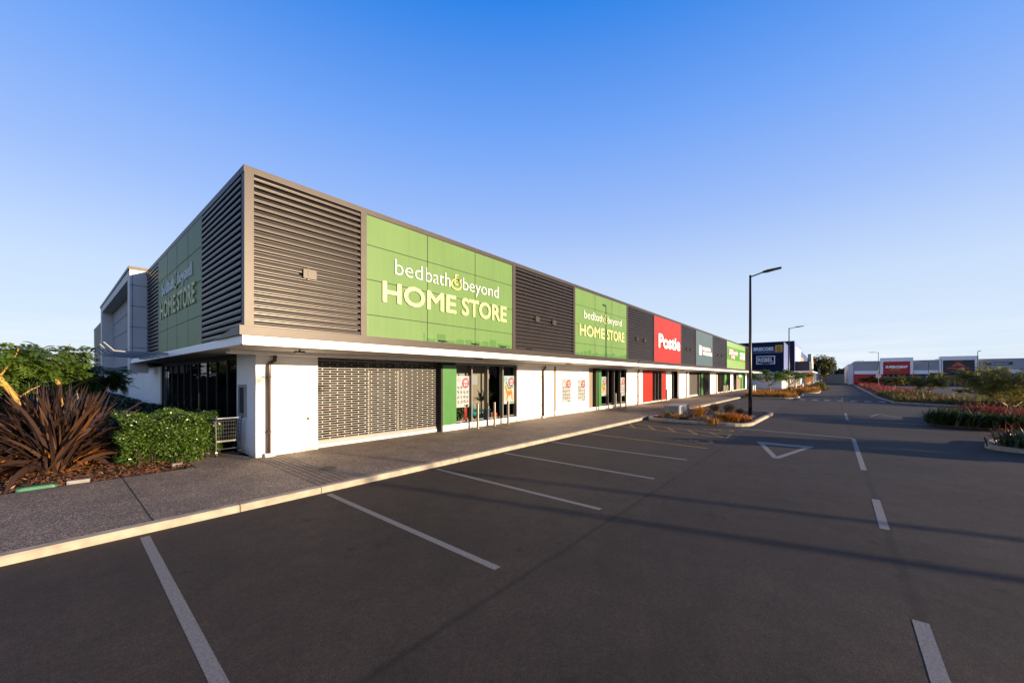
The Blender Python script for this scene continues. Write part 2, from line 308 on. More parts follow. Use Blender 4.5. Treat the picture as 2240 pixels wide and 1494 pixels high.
# ------------------------------------------------------------------ mesh and object helpers
class MB:
    def __init__(s): s.v = []; s.f = []; s.m = []
    def add(s, vs, fs, m=0):
        n = len(s.v); s.v += [tuple(map(float, q)) for q in vs]; s.f += [tuple(n + i for i in f) for f in fs]; s.m += [m] * len(fs); return s
    def box(s, x0, x1, y0, y1, z0, z1, m=0):
        x0, x1 = min(x0, x1), max(x0, x1); y0, y1 = min(y0, y1), max(y0, y1); z0, z1 = min(z0, z1), max(z0, z1)
        return s.add([(x0, y0, z0), (x1, y0, z0), (x1, y1, z0), (x0, y1, z0), (x0, y0, z1), (x1, y0, z1), (x1, y1, z1), (x0, y1, z1)],
              [(0, 3, 2, 1), (4, 5, 6, 7), (0, 1, 5, 4), (1, 2, 6, 5), (2, 3, 7, 6), (3, 0, 4, 7)], m)
    def quad(s, a, b, c, d, m=0): return s.add([a, b, c, d], [(0, 1, 2, 3)], m)
    def prism(s, pts, f0, f1, m=0):
        """pts: 2-D outline; f0, f1: functions (a,b)->xyz for both end caps"""
        n = len(pts); vs = [f0(*p) for p in pts] + [f1(*p) for p in pts]
        fs = [(i, (i + 1) % n, n + (i + 1) % n, n + i) for i in range(n)] + [tuple(reversed(range(n))), tuple(range(n, 2 * n))]
        return s.add(vs, fs, m)
    def slab(s, pts, z0, z1, m=0): return s.prism(pts, lambda a, b: (a, b, z0), lambda a, b: (a, b, z1), m)
    def tube(s, path, rad, n=8, m=0):
        P = [Vector(p) for p in path]; k = len(P)
        if not hasattr(rad, '__len__'): rad = [rad] * k
        vs = []; up = None
        for i, p in enumerate(P):
            t = (P[min(i + 1, k - 1)] - P[max(i - 1, 0)]).normalized()
            if up is None: up = Vector((0, 0, 1)) if abs(t.z) < .9 else Vector((1, 0, 0))
            a = t.cross(up).normalized(); b = t.cross(a).normalized(); up = b.cross(t).normalized() if False else up
            if abs(t.dot(up)) > .97: a = t.orthogonal().normalized(); b = t.cross(a)
            vs += [p + (a * math.cos(2 * math.pi * j / n) + b * math.sin(2 * math.pi * j / n)) * rad[i] for j in range(n)]
        fs = [(i * n + j, i * n + (j + 1) % n, (i + 1) * n + (j + 1) % n, (i + 1) * n + j) for i in range(k - 1) for j in range(n)]
        fs += [tuple(reversed(range(n))), tuple(range((k - 1) * n, k * n))]
        return s.add(vs, fs, m)
    def cyl(s, x, y, z0, z1, r, n=16, m=0, r1=None): return s.tube([(x, y, z0), (x, y, z1)], [r, r if r1 is None else r1], n, m)
    def text(s, body, org, right, up, nrm, x0, x1, z0, z1, depth=.03, m=0, bold=0.0, shear=0.0):
        """write body so that its ink fills x0..x1 along right and z0..z1 along up"""
        c = bpy.data.curves.new('t', 'FONT'); c.body = body; c.extrude = .1; c.offset = min(bold, 0); c.shear = shear; c.resolution_u = 3
        o = bpy.data.objects.new('t', c); COL.objects.link(o)
        bpy.context.view_layer.update()
        e = o.evaluated_get(bpy.context.evaluated_depsgraph_get()); me = e.to_mesh()
        co = np.array([v.co[:] for v in me.vertices]); fs = [tuple(p.vertices) for p in me.polygons]
        e.to_mesh_clear(); bpy.data.objects.remove(o); bpy.data.curves.remove(c)
        lo, hi = co.min(0), co.max(0); O, Rv, U, Nn = map(np.array, (org, right, up, nrm))
        a = x0 + (co[:, 0] - lo[0]) / (hi[0] - lo[0]) * (x1 - x0); b = z0 + (co[:, 1] - lo[1]) / (hi[1] - lo[1]) * (z1 - z0)
        d = (co[:, 2] - lo[2]) / (hi[2] - lo[2]) * depth
        if bold > 0:                          # heavier strokes: the letters laid over themselves a stroke apart
            hb = bold * (z1 - z0) * 1.1; a = x0 + hb + (a - x0) * (x1 - x0 - 2 * hb) / (x1 - x0); b = z0 + hb + (b - z0) * (z1 - z0 - 2 * hb) / (z1 - z0)
            offs = [(hb * math.cos(k * math.pi / 4), hb * math.sin(k * math.pi / 4)) for k in range(8)] + [(0, 0)]
        else: offs = [(0, 0)]
        for k, (ox, oz) in enumerate(offs):
            P = O + (a + ox)[:, None] * Rv + (b + oz)[:, None] * U + (d * (1 + .004 * k) + .0006 * k)[:, None] * Nn
            s.add(P.tolist(), fs, m)
        return s
    def build(s, name, mats, parent=None, smooth=False, origin=None):
        me = bpy.data.meshes.new(name)
        off = np.array(WORLD.get(parent.name, (0, 0, 0)) if parent else (origin or (0, 0, 0)), float)
        if not parent and origin is None: off[:] = 0
        me.from_pydata((np.array(s.v, float).reshape(-1, 3) - off).tolist(), [], s.f)
        if not isinstance(mats, (list, tuple)): mats = [mats]
        for q in mats: me.materials.append(q)
        if len(mats) > 1: me.polygons.foreach_set('material_index', s.m)
        if smooth: me.polygons.foreach_set('use_smooth', [True] * len(me.polygons))
        me.update()
        o = bpy.data.objects.new(name, me); COL.objects.link(o)
        if parent: o.parent = parent
        elif origin is not None: o.location = origin
        WORLD[o.name] = tuple(off)
        return o
WORLD = {}
def leafmesh(name, V, Q, mat_, parent=None, origin=None):
    """quads from numpy arrays"""
    me = bpy.data.meshes.new(name)
    off = np.array(WORLD.get(parent.name, (0, 0, 0)) if parent else (origin or (0, 0, 0)), float)
    V = V - off; n = len(Q)
    me.vertices.add(len(V)); me.vertices.foreach_set('co', V.ravel())
    me.loops.add(n * 4); me.loops.foreach_set('vertex_index', Q.ravel())
    me.polygons.add(n); me.polygons.foreach_set('loop_start', np.arange(n) * 4)
    me.update(calc_edges=True); me.validate()
    me.materials.append(mat_)
    o = bpy.data.objects.new(name, me); COL.objects.link(o)
    if parent: o.parent = parent
    elif origin: o.location = origin
    WORLD[o.name] = tuple(off)
    return o
def tag(o, label=None, cat=None, group=None, kind=None):
    if label: o['label'] = label
    if cat: o['category'] = cat
    if group: o['group'] = group
    if kind: o['kind'] = kind
    return o
def thing(name, label, cat, loc=(0, 0, 0), group=None, rz=0):
    o = bpy.data.objects.new(name, None); COL.objects.link(o); o.empty_display_size = .2
    o.location = loc; o.rotation_euler = (0, 0, rz); WORLD[o.name] = tuple(loc)
    return tag(o, label, cat, group)
def copy_thing(o, loc, rz=0, label=None, parent=None):
    c = o.copy(); COL.objects.link(c); c.parent = parent
    if parent is None:
        c.location = loc; c.rotation_euler = (0, 0, rz); WORLD[c.name] = tuple(loc)
        if label: c['label'] = label
    for ch in list(o.children): copy_thing(ch, None, 0, None, c)
    return c
def structure(mb, name, mats): return tag(mb.build(name, mats), kind='structure')

def diamonds(C, A, B):
    """leaf quads: centres C, half-length vectors A, half-width vectors B"""
    n = len(C); V = np.empty((n, 4, 3)); V[:, 0] = C - A; V[:, 1] = C + B - A * .1; V[:, 2] = C + A; V[:, 3] = C - B - A * .1
    return V.reshape(-1, 3), np.arange(n * 4).reshape(n, 4)
def unit(a): return a / np.maximum(np.linalg.norm(a, axis=-1, keepdims=True), 1e-9)
def rleaves(rg, C, size, flat=.3, asp=.45, jit=.35):
    n = len(C); A = rg.normal(size=(n, 3)); A[:, 2] *= flat; A = unit(A)
    B = unit(np.cross(A, rg.normal(size=(n, 3)) + np.array([0, 0, .6])))
    s = size * (1 + rg.uniform(-jit, jit, (n, 1)))
    return diamonds(C, A * s, B * s * asp)
def blades(rg, base, az, length, lean, droop, width, seg=5, twist=.3):
    """arching strap leaves: each a ribbon of seg quads"""
    n = len(az); t = np.linspace(0, 1, seg + 1)
    h = np.stack([np.cos(az), np.sin(az), np.zeros(n)], 1)
    ang = lean[:, None] + droop[:, None] * t[None, :] ** 1.4
    step = length[:, None] / seg
    dx = np.cumsum(np.sin(ang) * step, 1) - np.sin(ang) * step; dz = np.cumsum(np.cos(ang) * step, 1) - np.cos(ang) * step
    P = base[:, None, :] + dx[:, :, None] * h[:, None, :] + dz[:, :, None] * np.array([0, 0, 1.])
    tw = rg.uniform(-twist, twist, n)
    side = np.stack([-np.sin(az + tw), np.cos(az + tw), rg.uniform(-twist, twist, n)], 1)
    w = width[:, None] * np.interp(t, [0, .15, .5, .8, 1], [.55, .8, 1, .75, .04])[None, :]
    Lf = P + side[:, None, :] * w[:, :, None]; Rt = P - side[:, None, :] * w[:, :, None]
    V = np.stack([Lf, Rt], 2).reshape(-1, 3)
    q = np.array([[2 * i, 2 * i + 1, 2 * i + 3, 2 * i + 2] for i in range(seg)])
    Q = (np.arange(n)[:, None, None] * (2 * (seg + 1)) + q[None]).reshape(-1, 4)
    return V, Q
def joinq(parts):
    V = []; Q = []; k = 0
    for v, q in parts: V.append(v); Q.append(q + k); k += len(v)
    return np.concatenate(V), np.concatenate(Q)
def inpoly(poly, x, y):
    c = False; j = len(poly) - 1
    for i in range(len(poly)):
        a, b = poly[i], poly[j]
        if (a[1] > y) != (b[1] > y) and x < (b[0] - a[0]) * (y - a[1]) / (b[1] - a[1]) + a[0]: c = not c
        j = i
    return c
FX_ = ((1, 0, 0), (0, 0, 1), (0, -1, 0))      # a wall facing the car park: right, up, outwards
LX_ = ((0, -1, 0), (0, 0, 1), (-1, 0, 0))     # a wall facing -X
def stroke(mb, pts, w, z, m=0):
    """a flat painted line on the ground"""
    P = [Vector((p[0], p[1])) for p in pts]
    for a, b in zip(P, P[1:]):
        d = (b - a).normalized(); s = Vector((-d.y, d.x)) * w / 2
        mb.quad((*(a + s), z), (*(a - s), z), (*(b - s), z), (*(b + s), z), m)

# ------------------------------------------------------------------ the setting: ground, car park, paving, kerbs, markings
PZ = .12                                      # paving level
mb = MB(); mb.box(-900, 1500, -900, 1500, -.5, -.03); structure(mb, 'ground', M['ground'])
mb = MB(); mb.box(-60, 215, -120, 7.6, -.02, 0.0); mb.box(79.5, 215, 7.6, 14, -.02, 0.0); car_park = structure(mb, 'car_park', M['asphalt'])
Z = .0018
def mark(name, lines, w, m, z=Z):
    q = MB()
    for l in lines: stroke(q, l, w, z)
    return q.build(name, m, car_park)
for x in (.83, 3.35, 5.92, 8.42, 10.88): mark('parking_line', [[(x, 7.28), (x - .06, 2.95)]], .10, M['line'])
mark('parking_line', [[(13.5, 7.4), (12.97, 2.92)]], .10, M['yellow'])
hx = MB()
for l in ([(16.45, 7.42), (15.63, 2.9)], [(17.72, 7.42), (16.66, 2.95)], [(16.66, 2.95), (15.63, 2.9)], [(17.66, 7.40), (16.1, 6.5)], [(17.25, 6.35), (15.98, 5.55)],
          [(17.1, 5.43), (15.87, 4.7)], [(16.95, 4.58), (15.72, 3.83)], [(16.8, 3.73), (15.64, 2.98)]): stroke(hx, l, .10, Z)
hx.build('hatched_zone', M['yellow'], car_park)
def wheelchair(cx, cy):
    """access symbol seen with its head towards the building"""
    q = MB(); s = .45
    T = lambda a, b: (cx + a * s, cy + b * s)
    arc = [T(-.1 + .62 * math.cos(t), -.35 + .62 * math.sin(t)) for t in np.linspace(R(150), R(395), 16)]
    stroke(q, arc, .09, Z); stroke(q, [T(-.35, 1.0), T(-.25, .2), T(.45, .15), T(.72, -.75), T(1.0, -.62)], .12, Z); stroke(q, [T(-.3, .6), T(.35, .55)], .09, Z)
    q.slab([T(-.38 + .2 * math.cos(t), 1.3 + .2 * math.sin(t)) for t in np.linspace(0, 2 * math.pi, 14)[:-1]], .001, Z)
    return q.build('wheelchair_symbol', M['yellow'], car_park)
wheelchair(14.25, 3.5); wheelchair(17.8, 3.5)
tri = MB(); tri.quad((15.45, 1.95, Z), (15.02, 1.84, Z), (15.02, .50, Z), (15.45, .40, Z))
stroke(tri, [(15.015, 1.76), (12.6, 1.15)], .14, Z); stroke(tri, [(12.6, 1.15), (15.015, .58)], .14, Z + .001); tri.build('give_way_triangle', M['line'], car_park)
mark('limit_line', [[(18.85, 2.95), (18.5, -.62)]], .14, M['line'])
for a, b in ((18.3, 12.3), (9.5, 7.72), (5.01, 3.2)): mark('centre_line', [[(a, -.62), (b, -.60)]], .11, M['line'])
mark('limit_line', [[(25.9, -.67), (26.05, -3.55)]], .14, M['line'])
mark('give_way_triangle', [[(29.4, -1.7), (29.4, -2.95)], [(29.4, -1.7), (31.6, -2.2)], [(31.6, -2.2), (29.4, -2.95)]], .09, M['line'])
mark('centre_line', [[(26, -.65), (31, -.68)]], .11, M['line'])
for k in range(12):                           # bays further along the shop front and across the lane
    x = 30.5 + k * 1.28
    if x < 46: mark('parking_line', [[(x, 7.1), (x, 2.9)]], .08, M['line'])
for k in range(14):
    mark('parking_line', [[(70 + k * 5, -14), (70 + k * 5, -40)]], .12, M['line'])
mark('cross_line', [[(66, -.2), (66, -3.6)]], .25, M['line']); mark('cross_line', [[(72, 1.2), (72, -3.6)]], .2, M['line']); mark('cross_line', [[(100, 1.4), (100, -3.6)]], .3, M['line'])
mark('direction_arrow', [[(50.5, -.9), (54.5, -.9)], [(54.6, -.9), (53, -.3)], [(54.6, -.9), (53, -1.5)]], .18, M['line'])

hump = MB()
for x0, x1, z0, z1 in ((45.4, 46.6, .0, .07), (46.6, 48.2, .07, .07), (48.2, 49.4, .07, 0)):
    hump.quad((x0, -4.0, z0 + .002), (x1, -4.0, z1 + .002), (x1, 2.6, z1 + .002), (x0, 2.6, z0 + .002))
hp = hump.build('speed_hump', M['asphalt']); tag(hp, 'low asphalt speed hump crossing the lane with white dashes', 'speed hump')
for k in range(7):
    q = MB(); y = 2.1 - k * .92
    q.quad((45.75, y - .22, .027), (46.55, y - .22, .074), (46.55, y + .22, .074), (45.75, y + .22, .027)); q.build('painted_dash', M['line'], hp)

# footpath along the shops with a garden bed cut out at the left end
mb = MB()
foot = [(-9, 7.55), (79.3, 7.55), (79.3, 11.9), (3.3, 11.9), (3.3, 13.0), (2.16, 13.0), (2.16, 11.28), (-9, 11.36)]
mb.slab(foot, -.05, PZ, 0)
def jt(x0, y0, x1, y1, w=.016):
    stroke(mb, [(x0, y0), (x1, y1)], w, PZ + .003, 1)
for x in (.95, 6.85, 11.7, 16.5, 21.3, 26.1, 30.9, 35.7, 40.5, 45.3): jt(x, 7.56, x, 11.34)
jt(-9, 9.4, -.0, 9.4, .004)
for k in range(6): jt(3.36 + k * .12, 11.38, 3.30 + k * .12, 7.56, .018)
structure(mb, 'footpath', [M['aggregate'], M['joint']])
mb = MB()
def kerb_run(mb, x0, x1, y, h=.115):
    prof = [(0, -.02), (0, .085), (.02, h), (.15, h + .006), (.15, -.02)]
    mb.prism(prof, lambda a, b: (x0, y + a, b), lambda a, b: (x1, y + a, b))
edges = [-9, -4.4, -.72, 1.98, 3.28, 6.78, 10.9, 15.2, 19.4]
for a, b in zip(edges, edges[1:]): kerb_run(mb, a + .006, b - .006, 7.42)
for a in range(6): kerb_run(mb, 28.6 + a * 2.95, 28.6 + a * 2.95 + 2.94, 7.30)
structure(mb, 'kerb', M['kerb'])
mh = MB(); mh.cyl(4.05, 8.85, PZ, PZ + .006, .19, 24); mh.cyl(4.05, 8.85, PZ + .006, PZ + .009, .15, 24)
tag(mh.build('manhole_cover', M['iron']), 'round rusty manhole cover in the paving beside the drain grooves', 'manhole cover')

def island(name, poly, label, kerb_h=.13, soil_z=.09):
    """raised planting island: kerb ring and soil"""
    n = len(poly); P = [Vector(p) for p in poly]; c = sum(P, Vector((0, 0))) / n
    inner = []
    for i in range(n):
        a, b, d = P[i - 1], P[i], P[(i + 1) % n]
        n1 = Vector((-(b - a).y, (b - a).x)).normalized(); n2 = Vector((-(d - b).y, (d - b).x)).normalized()
        m_ = (n1 + n2); m_ = m_ / max(m_.length_squared / 2, .5)
        inner.append(b + m_ * .17)
    t = thing(name, label, 'planting island', (c.x, c.y, 0))
    k = MB()
    for i in range(n):
        j = (i + 1) % n
        o0, o1, i0, i1 = P[i], P[j], inner[i], inner[j]
        ch0, ch1 = o0.lerp(i0, .18), o1.lerp(i1, .18)
        k.quad((*o0, -.01), (*o1, -.01), (*o1, kerb_h - .03), (*o0, kerb_h - .03)); k.quad((*o0, kerb_h - .03), (*o1, kerb_h - .03), (*ch1, kerb_h), (*ch0, kerb_h))
        k.quad((*ch0, kerb_h), (*ch1, kerb_h), (*i1, kerb_h), (*i0, kerb_h)); k.quad((*i0, kerb_h), (*i1, kerb_h), (*i1, 0.01), (*i0, 0.01))
    k.build('kerb_ring', M['kerb'], t)
    s = MB(); s.add([(*p, soil_z) for p in inner], [tuple(range(n))]); s.build('soil', M['soil'], t)
    return t, [tuple(p) for p in inner]
def rounded(pts, r=.9, seg=6):
    out = []; n = len(pts)
    for i in range(n):
        a, b, c = Vector(pts[i - 1]), Vector(pts[i]), Vector(pts[(i + 1) % n])
        d0 = (a - b); d1 = (c - b); rr = min(r, d0.length * .45, d1.length * .45)
        p0 = b + d0.normalized() * rr; p1 = b + d1.normalized() * rr
        for k in range(seg + 1):
            t = k / seg; out.append(tuple(p0 * (1 - t) ** 2 + b * 2 * t * (1 - t) + p1 * t * t))
    return out
isl1, in1 = island('planting_island', rounded([(19.35, 2.75), (27.9, 2.55), (28.9, 7.35), (19.45, 7.48)], 1.2), 'dark soil planting island with rust grasses and a concrete block at its kerb')
isl2, in2 = island('planting_island', rounded([(47.8, 2.65), (58.9, 2.5), (60.5, 7.2), (47.0, 7.4)], 1.4), 'planting island full of bronze groundcover with two small trees')
isl3, in3 = island('planting_island', rounded([(66.5, 1.2), (79, 1.2), (80, 5.3), (66, 5.3)], 1.6), 'far planting island of bronze groundcover before the navy building')
isl4, in4 = island('planting_island', rounded([(88, .9), (103, .9), (103, 3.0), (88, 3.0)], .8), 'farthest planting island of round dark shrubs along the lane')
islR, inR = island('planting_island', rounded([(24.0, -16), (29.8, -16), (31.2, -8), (30.8, -3.9), (26.6, -3.7), (25.3, -7)], 1.0), 'curved planting island with strap plants under the large olive tree')
islN, inN = island('planting_island', rounded([(16.6, -17), (21.5, -17), (20.6, -4.2), (18.2, -3.55), (17.2, -6)], .7), 'rounded tip of a planting island at the right edge')
islM, inM = island('planting_island', rounded([(41.5, -14), (47, -14), (50, -8.2), (148, -8.6), (152, -5.0), (57, -3.7), (45.2, -4.0), (43, -7.4)], 1.0), 'long median bed of red flowering groundcover and small trees')
mb = MB(); mb.box(81.5, 205, 1.9, 12, -.02, .11); structure(mb, 'plaza', M['brickpave'])
mb = MB(); mb.box(150.6, 151.2, -150, -2, -.02, .12); structure(mb, 'far_kerb', M['kerb'])

# ------------------------------------------------------------------ the long retail building
YW, XW = 11.41, 3.383                         # ground floor walls
YU, XU = 10.95, 3.016                         # upper cladding
YL, XL = 9.05, 2.45                           # canopy edge
XE = 78.4; YB = 61.5
B = thing('retail_building', 'long retail building with bronze louvre cladding, white ground floor and thin white canopy', 'shop building', (XW, YW, PZ))
up = MB()
up.box(XU + .1, XE - .05, YU + .10, YB, 2.88, 7.12); up.build('upper_wall', M['dark'], B)
cp = MB(); cp.box(XU - .03, XE, YU - .03, YU + .3, 7.19, 7.35); cp.box(XU - .03, XU + .3, YU + .31, YB, 7.19, 7.35)
for x in range(8, 78, 6): cp.box(x, x + .05, YU - .034, YU + .2, 7.188, 7.354)
cp.build('coping', M['bronze'], B)
rf = MB(); rf.box(XU + .31, XE - .1, YU + .31, YB, 7.13, 7.18); rf.build('roof', M['roofm'], B)
LP = .1712
def louvre_x(x0, x1, z0=3.26, z1=7.18):
    q = MB(); n = int(round((z1 - z0) / LP)); p = (z1 - z0) / n; y = YU
    for i in range(n):
        z = z0 + i * p
        pr = [(.03, p), (.006, p * .93), (-.016, p * .82), (-.028, p * .68), (-.032, p * .54), (-.027, p * .42), (-.012, p * .34), (-.030, p * .32), (-.030, p * .245), (.085, p * .21), (.085, 0)]
        for (d0, h0), (d1, h1) in zip(pr, pr[1:]):
            q.quad((x0, y + d1, z + h1), (x1, y + d1, z + h1), (x1, y + d0, z + h0), (x0, y + d0, z + h0))
    return q.build('louvre_panel', M['bronzelouvre'], B)
def louvre_y(y0, y1, z0=3.06, z1=7.18):
    q = MB(); n = int(round((z1 - z0) / LP)); p = (z1 - z0) / n; x = XU
    for i in range(n):
        z = z0 + i * p
        pr = [(.03, p), (.006, p * .93), (-.016, p * .82), (-.028, p * .68), (-.032, p * .54), (-.027, p * .42), (-.012, p * .34), (-.030, p * .32), (-.030, p * .245), (.085, p * .21), (.085, 0)]
        for (d0, h0), (d1, h1) in zip(pr, pr[1:]):
            q.quad((x + d0, y0, z + h0), (x + d0, y1, z + h0), (x + d1, y1, z + h1), (x + d1, y0, z + h1))
    return q.build('louvre_panel', M['bronzelouvre'], B)
louvre_x(3.20, 5.98); louvre_x(13.37, 18.40); louvre_x(25.80, 30.88); louvre_x(38.30, 43.25); louvre_x(51.0, 58.75); louvre_x(73.75, XE - .04)
louvre_y(11.15, 14.95); louvre_y(22.5, 25.55); louvre_y(42.4, 50.5); louvre_y(50.7, YB)
def post(x0, x1, d=.05):
    q = MB(); q.box(x0, x1, YU - d, YU + .1, 3.2, 7.19); q.build('trim_post', M['bronze'], B)
cpst = MB(); cpst.box(XU - .02, 3.195, YU - .04, YU + .18, 3.05, 7.188); cpst.build('corner_post', M['bronze'], B)
for a, b in ((5.985, 6.17), (13.15, 13.36), (18.41, 18.60), (25.6, 25.79), (30.89, 31.02), (38.14, 38.29), (43.26, 43.44), (50.8, 50.99), (58.76, 59.0), (73.55, 73.74)): post(a, b)
for y in (15.0, 22.4): q = MB(); q.box(XU - .03, XU + .1, y - .05, y + .05, 3.06, 7.188); q.build('trim_post', M['bronze'], B)
q = MB(); q.box(XU - .03, XU + .1, 50.52, 50.68, 3.06, 7.188); q.build('trim_post', M['bronze'], B)
jb = [4.5, 15.0, 16.45, 27.4, 28.9, 40.0, 41.4, 53.6, 55.9]
for i, x in enumerate(jb):
    q = MB(); h = .16 if i else .17
    q.box(x - h, x + h, YU - .09, YU - .036, 4.86, 5.12); q.box(x - h * .35, x - h * .2, YU - .1, YU - .091, 4.84, 5.14); q.build('junction_box', M['bronze'], B)
# canopy
can = MB(); can.box(XL + .03, XE, YL + .03, YU - .06, 2.89, 3.05); can.box(XL + .03, XU - .06, YU - .059, 26.0, 2.89, 3.05)
canopy = can.build('canopy', M['whitetrim'], B)
f = MB()
fj = [XL, 28.3, 51, XE]
for i, (a, b) in enumerate(zip(fj, fj[1:])):
    f.box(a + (.02 if i else 0), b - .02, YL, YL + .028, 2.867, 3.046)
f.box(XL, XL + .028, YL + .029, 26.0, 2.867, 3.046); f.box(XL - .03, XL - .002, YL - .03, 26, 2.855, 2.872); f.box(XL - .03, XE, YL - .03, YL - .002, 2.855, 2.872)
f.build('fascia', M['whitetrim'], canopy)
l = MB()
for i, (a, b) in enumerate(zip(fj, fj[1:])):
    l.box(a - (.06 if i == 0 else -.02), b - .02, YL - .05, YL + .02, 3.05, 3.224)
    l.box(a - (.06 if i == 0 else -.02), b - .02, YL - .045, YL + .20, 3.226, 3.24)
l.prism([(YL + .03, 3.05), (YL + .03, 3.238), (10.9, 3.06), (10.9, 3.05)], lambda a, b: (XL - .06, a, b), lambda a, b: (XL + .02, a, b))
l.build('ledge', M['bronze'], canopy)
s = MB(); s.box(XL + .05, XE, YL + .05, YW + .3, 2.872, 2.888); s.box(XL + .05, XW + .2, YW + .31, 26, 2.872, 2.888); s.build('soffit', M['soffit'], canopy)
bh = MB(); bh.box(2.75, XE, YW - .32, YW + .02, 2.775, 2.868); bh.build('bulkhead', M['white'], canopy)
for x, y in ((9.74, 9.64), (16.1, 9.8), (22.2, 9.74), (34.5, 9.7), (47, 9.7), (59, 9.7), (71, 9.7)):
    q = MB(); q.box(x - .14, x + .14, y - .08, y + .08, 2.83, 2.872); q.build('soffit_light', M['black'], canopy)
q = MB(); q.box(3.78, 3.98, 9.88, 10.05, 2.79, 2.83); q.tube([(3.88, 9.96, 2.83), (3.88, 9.96, 2.872)], .02); q.build('camera_housing', M['black'], canopy)
for y in (16.6, 17.9, 19.2, 20.5):            # slender arms reaching out of the canopy side, tips bent up
    q = MB(); z = 2.95
    q.tube([(XL + .3, y, z), (1.5, y, z + .03), (1.22, y, z + .05), (1.0, y, z + .30)], [.035, .026, .022, .016], 8)
    q.box(XL - .28, XL - .03, y - .02, y + .02, z - .07, z + .03); q.build('bracket_arm', M['galv'], canopy)
for y in (28.5, 31.5, 34.5, 37.5):
    q = MB(); q.tube([(XW, y, 2.62), (2.2, y, 2.66), (1.45, y, 2.72)], [.04, .03, .022], 8); q.build('bracket_arm', M['galv'], B)
# ground floor walls
def wall_panel(x0, x1, y=YW, z1=2.78, th=.15, m='white', z0=PZ):
    q = MB(); q.box(x0, x1, y, y + th, z0, z1); return q.build('wall', M[m], B)
wcol = MB(); wcol.box(XW, 4.94, YW, YW + .3, PZ, 2.775); wcol.box(XW, XW + .2, YW + .301, 12.99, PZ, 2.87); wcol.build('wall', M['white'], B)
wall_panel(14.12, 17.26); wall_panel(17.36, 19.74); wall_panel(19.755, 21.10)
q = MB(); q.box(17.27, 17.35, YW - .06, YW + .1, PZ + .25, 2.775); q.build('panel_fin', M['beige'], B)
wall_panel(26.75, 29.84); wall_panel(39.3, 42.7); wall_panel(51.9, 55.75); wall_panel(64.2, 66.2); wall_panel(77.2, 78.35)
wl = MB(); wl.box(XW, XW + .2, 24.86, YB, -.05, 2.72)
for y in (30.2, 36, 42, 48, 54): wl.box(XW - .004, XW, y - .012, y + .012, 0, 2.72)
wl.build('wall', M['white'], B)
up2 = MB(); up2.box(XU + .02, XW + .2, 24.86, YB, 2.722, 2.87); up2.build('wall_head', M['dark'], B)
# rooms behind the glass
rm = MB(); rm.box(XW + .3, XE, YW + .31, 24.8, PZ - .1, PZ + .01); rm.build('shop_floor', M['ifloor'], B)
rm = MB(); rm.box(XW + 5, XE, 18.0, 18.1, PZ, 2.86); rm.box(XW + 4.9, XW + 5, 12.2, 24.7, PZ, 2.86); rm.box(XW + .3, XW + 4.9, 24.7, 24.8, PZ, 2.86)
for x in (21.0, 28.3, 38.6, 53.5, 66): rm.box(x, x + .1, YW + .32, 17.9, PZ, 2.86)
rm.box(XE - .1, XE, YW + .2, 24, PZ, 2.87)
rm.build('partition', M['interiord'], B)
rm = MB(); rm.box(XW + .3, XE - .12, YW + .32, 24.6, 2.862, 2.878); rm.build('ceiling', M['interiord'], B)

def downpipe(x, h=2.72):
    q = MB(); y = YW - .075
    q.tube([(x, y, PZ + .09), (x, y, 2.50), (x + .02, y, 2.56), (x + .13, y - .02, 2.64), (x + .14, y - .02, 2.775)], .047, 12)
    d = q.build('downpipe', M['brown'], B, smooth=True)
    for z in (.75, 2.2): c = MB(); c.box(x - .13, x + .13, YW - .03, YW - .002, z, z + .025); c.tube([(x, y, z - .01), (x, y, z + .035)], .053, 12); c.build('clamp', M['brown'], d)
    c = MB(); c.box(x - .10, x + .12, YW - .15, YW - .01, PZ, PZ + .09); c.build('drain_foot', M['white'], d)
for x in (3.66, 16.15, 28.73, 41.5, 54.9): downpipe(x)
tp = MB(); tp.cyl(4.62, YW - .001, 1.02, 1.03, .001, 6); tp.tube([(4.66, YW, 1.05), (4.66, YW - .05, 1.05), (4.66, YW - .08, 1.0)], .016, 8); tp.box(4.60, 4.72, YW - .012, YW - .001, .99, 1.11)
tp.build('tap', M['steel'], B)

def plinth(x0, x1, y=YW, h=.27):
    q = MB(); q.box(x0, x1, y - .02, y + .12, PZ, PZ + h); q.build('plinth', M['white'], B)
def accent(x0, x1, m, z1=2.66, y=YW, d=.26, z0=PZ + .0):
    q = MB(); q.box(x0, x1, y - .01, y + d, z0 + .03, z1); q.build('accent_panel', M[m], B)
def shopfront(x0, x1, mull, y=YW + .14, z0=PZ + .27, z1=2.76, glass='glass', w=.055):
    """framed glazing: frame, one pane for each bay"""
    q = MB(); q.box(x0, x1, y - .03, y + .05, z1 - .07, z1); q.box(x0, x1, y - .03, y + .05, z0, z0 + .05)
    for x in mull: q.box(x - w / 2, x + w / 2, y - .16, y + .05, PZ, z1 - .07)
    fr = q.build('shopfront_window', M['alu'], B)
    ed = [x0] + [m_ for m_ in mull if x0 + .1 < m_ < x1 - .1] + [x1]
    for a, b in zip(ed, ed[1:]):
        g = MB(); g.quad((a, y + .01, z0 + .05), (b, y + .01, z0 + .05), (b, y + .01, z1 - .07), (a, y + .01, z1 - .07)); g.build('pane', M[glass], fr)
    return fr
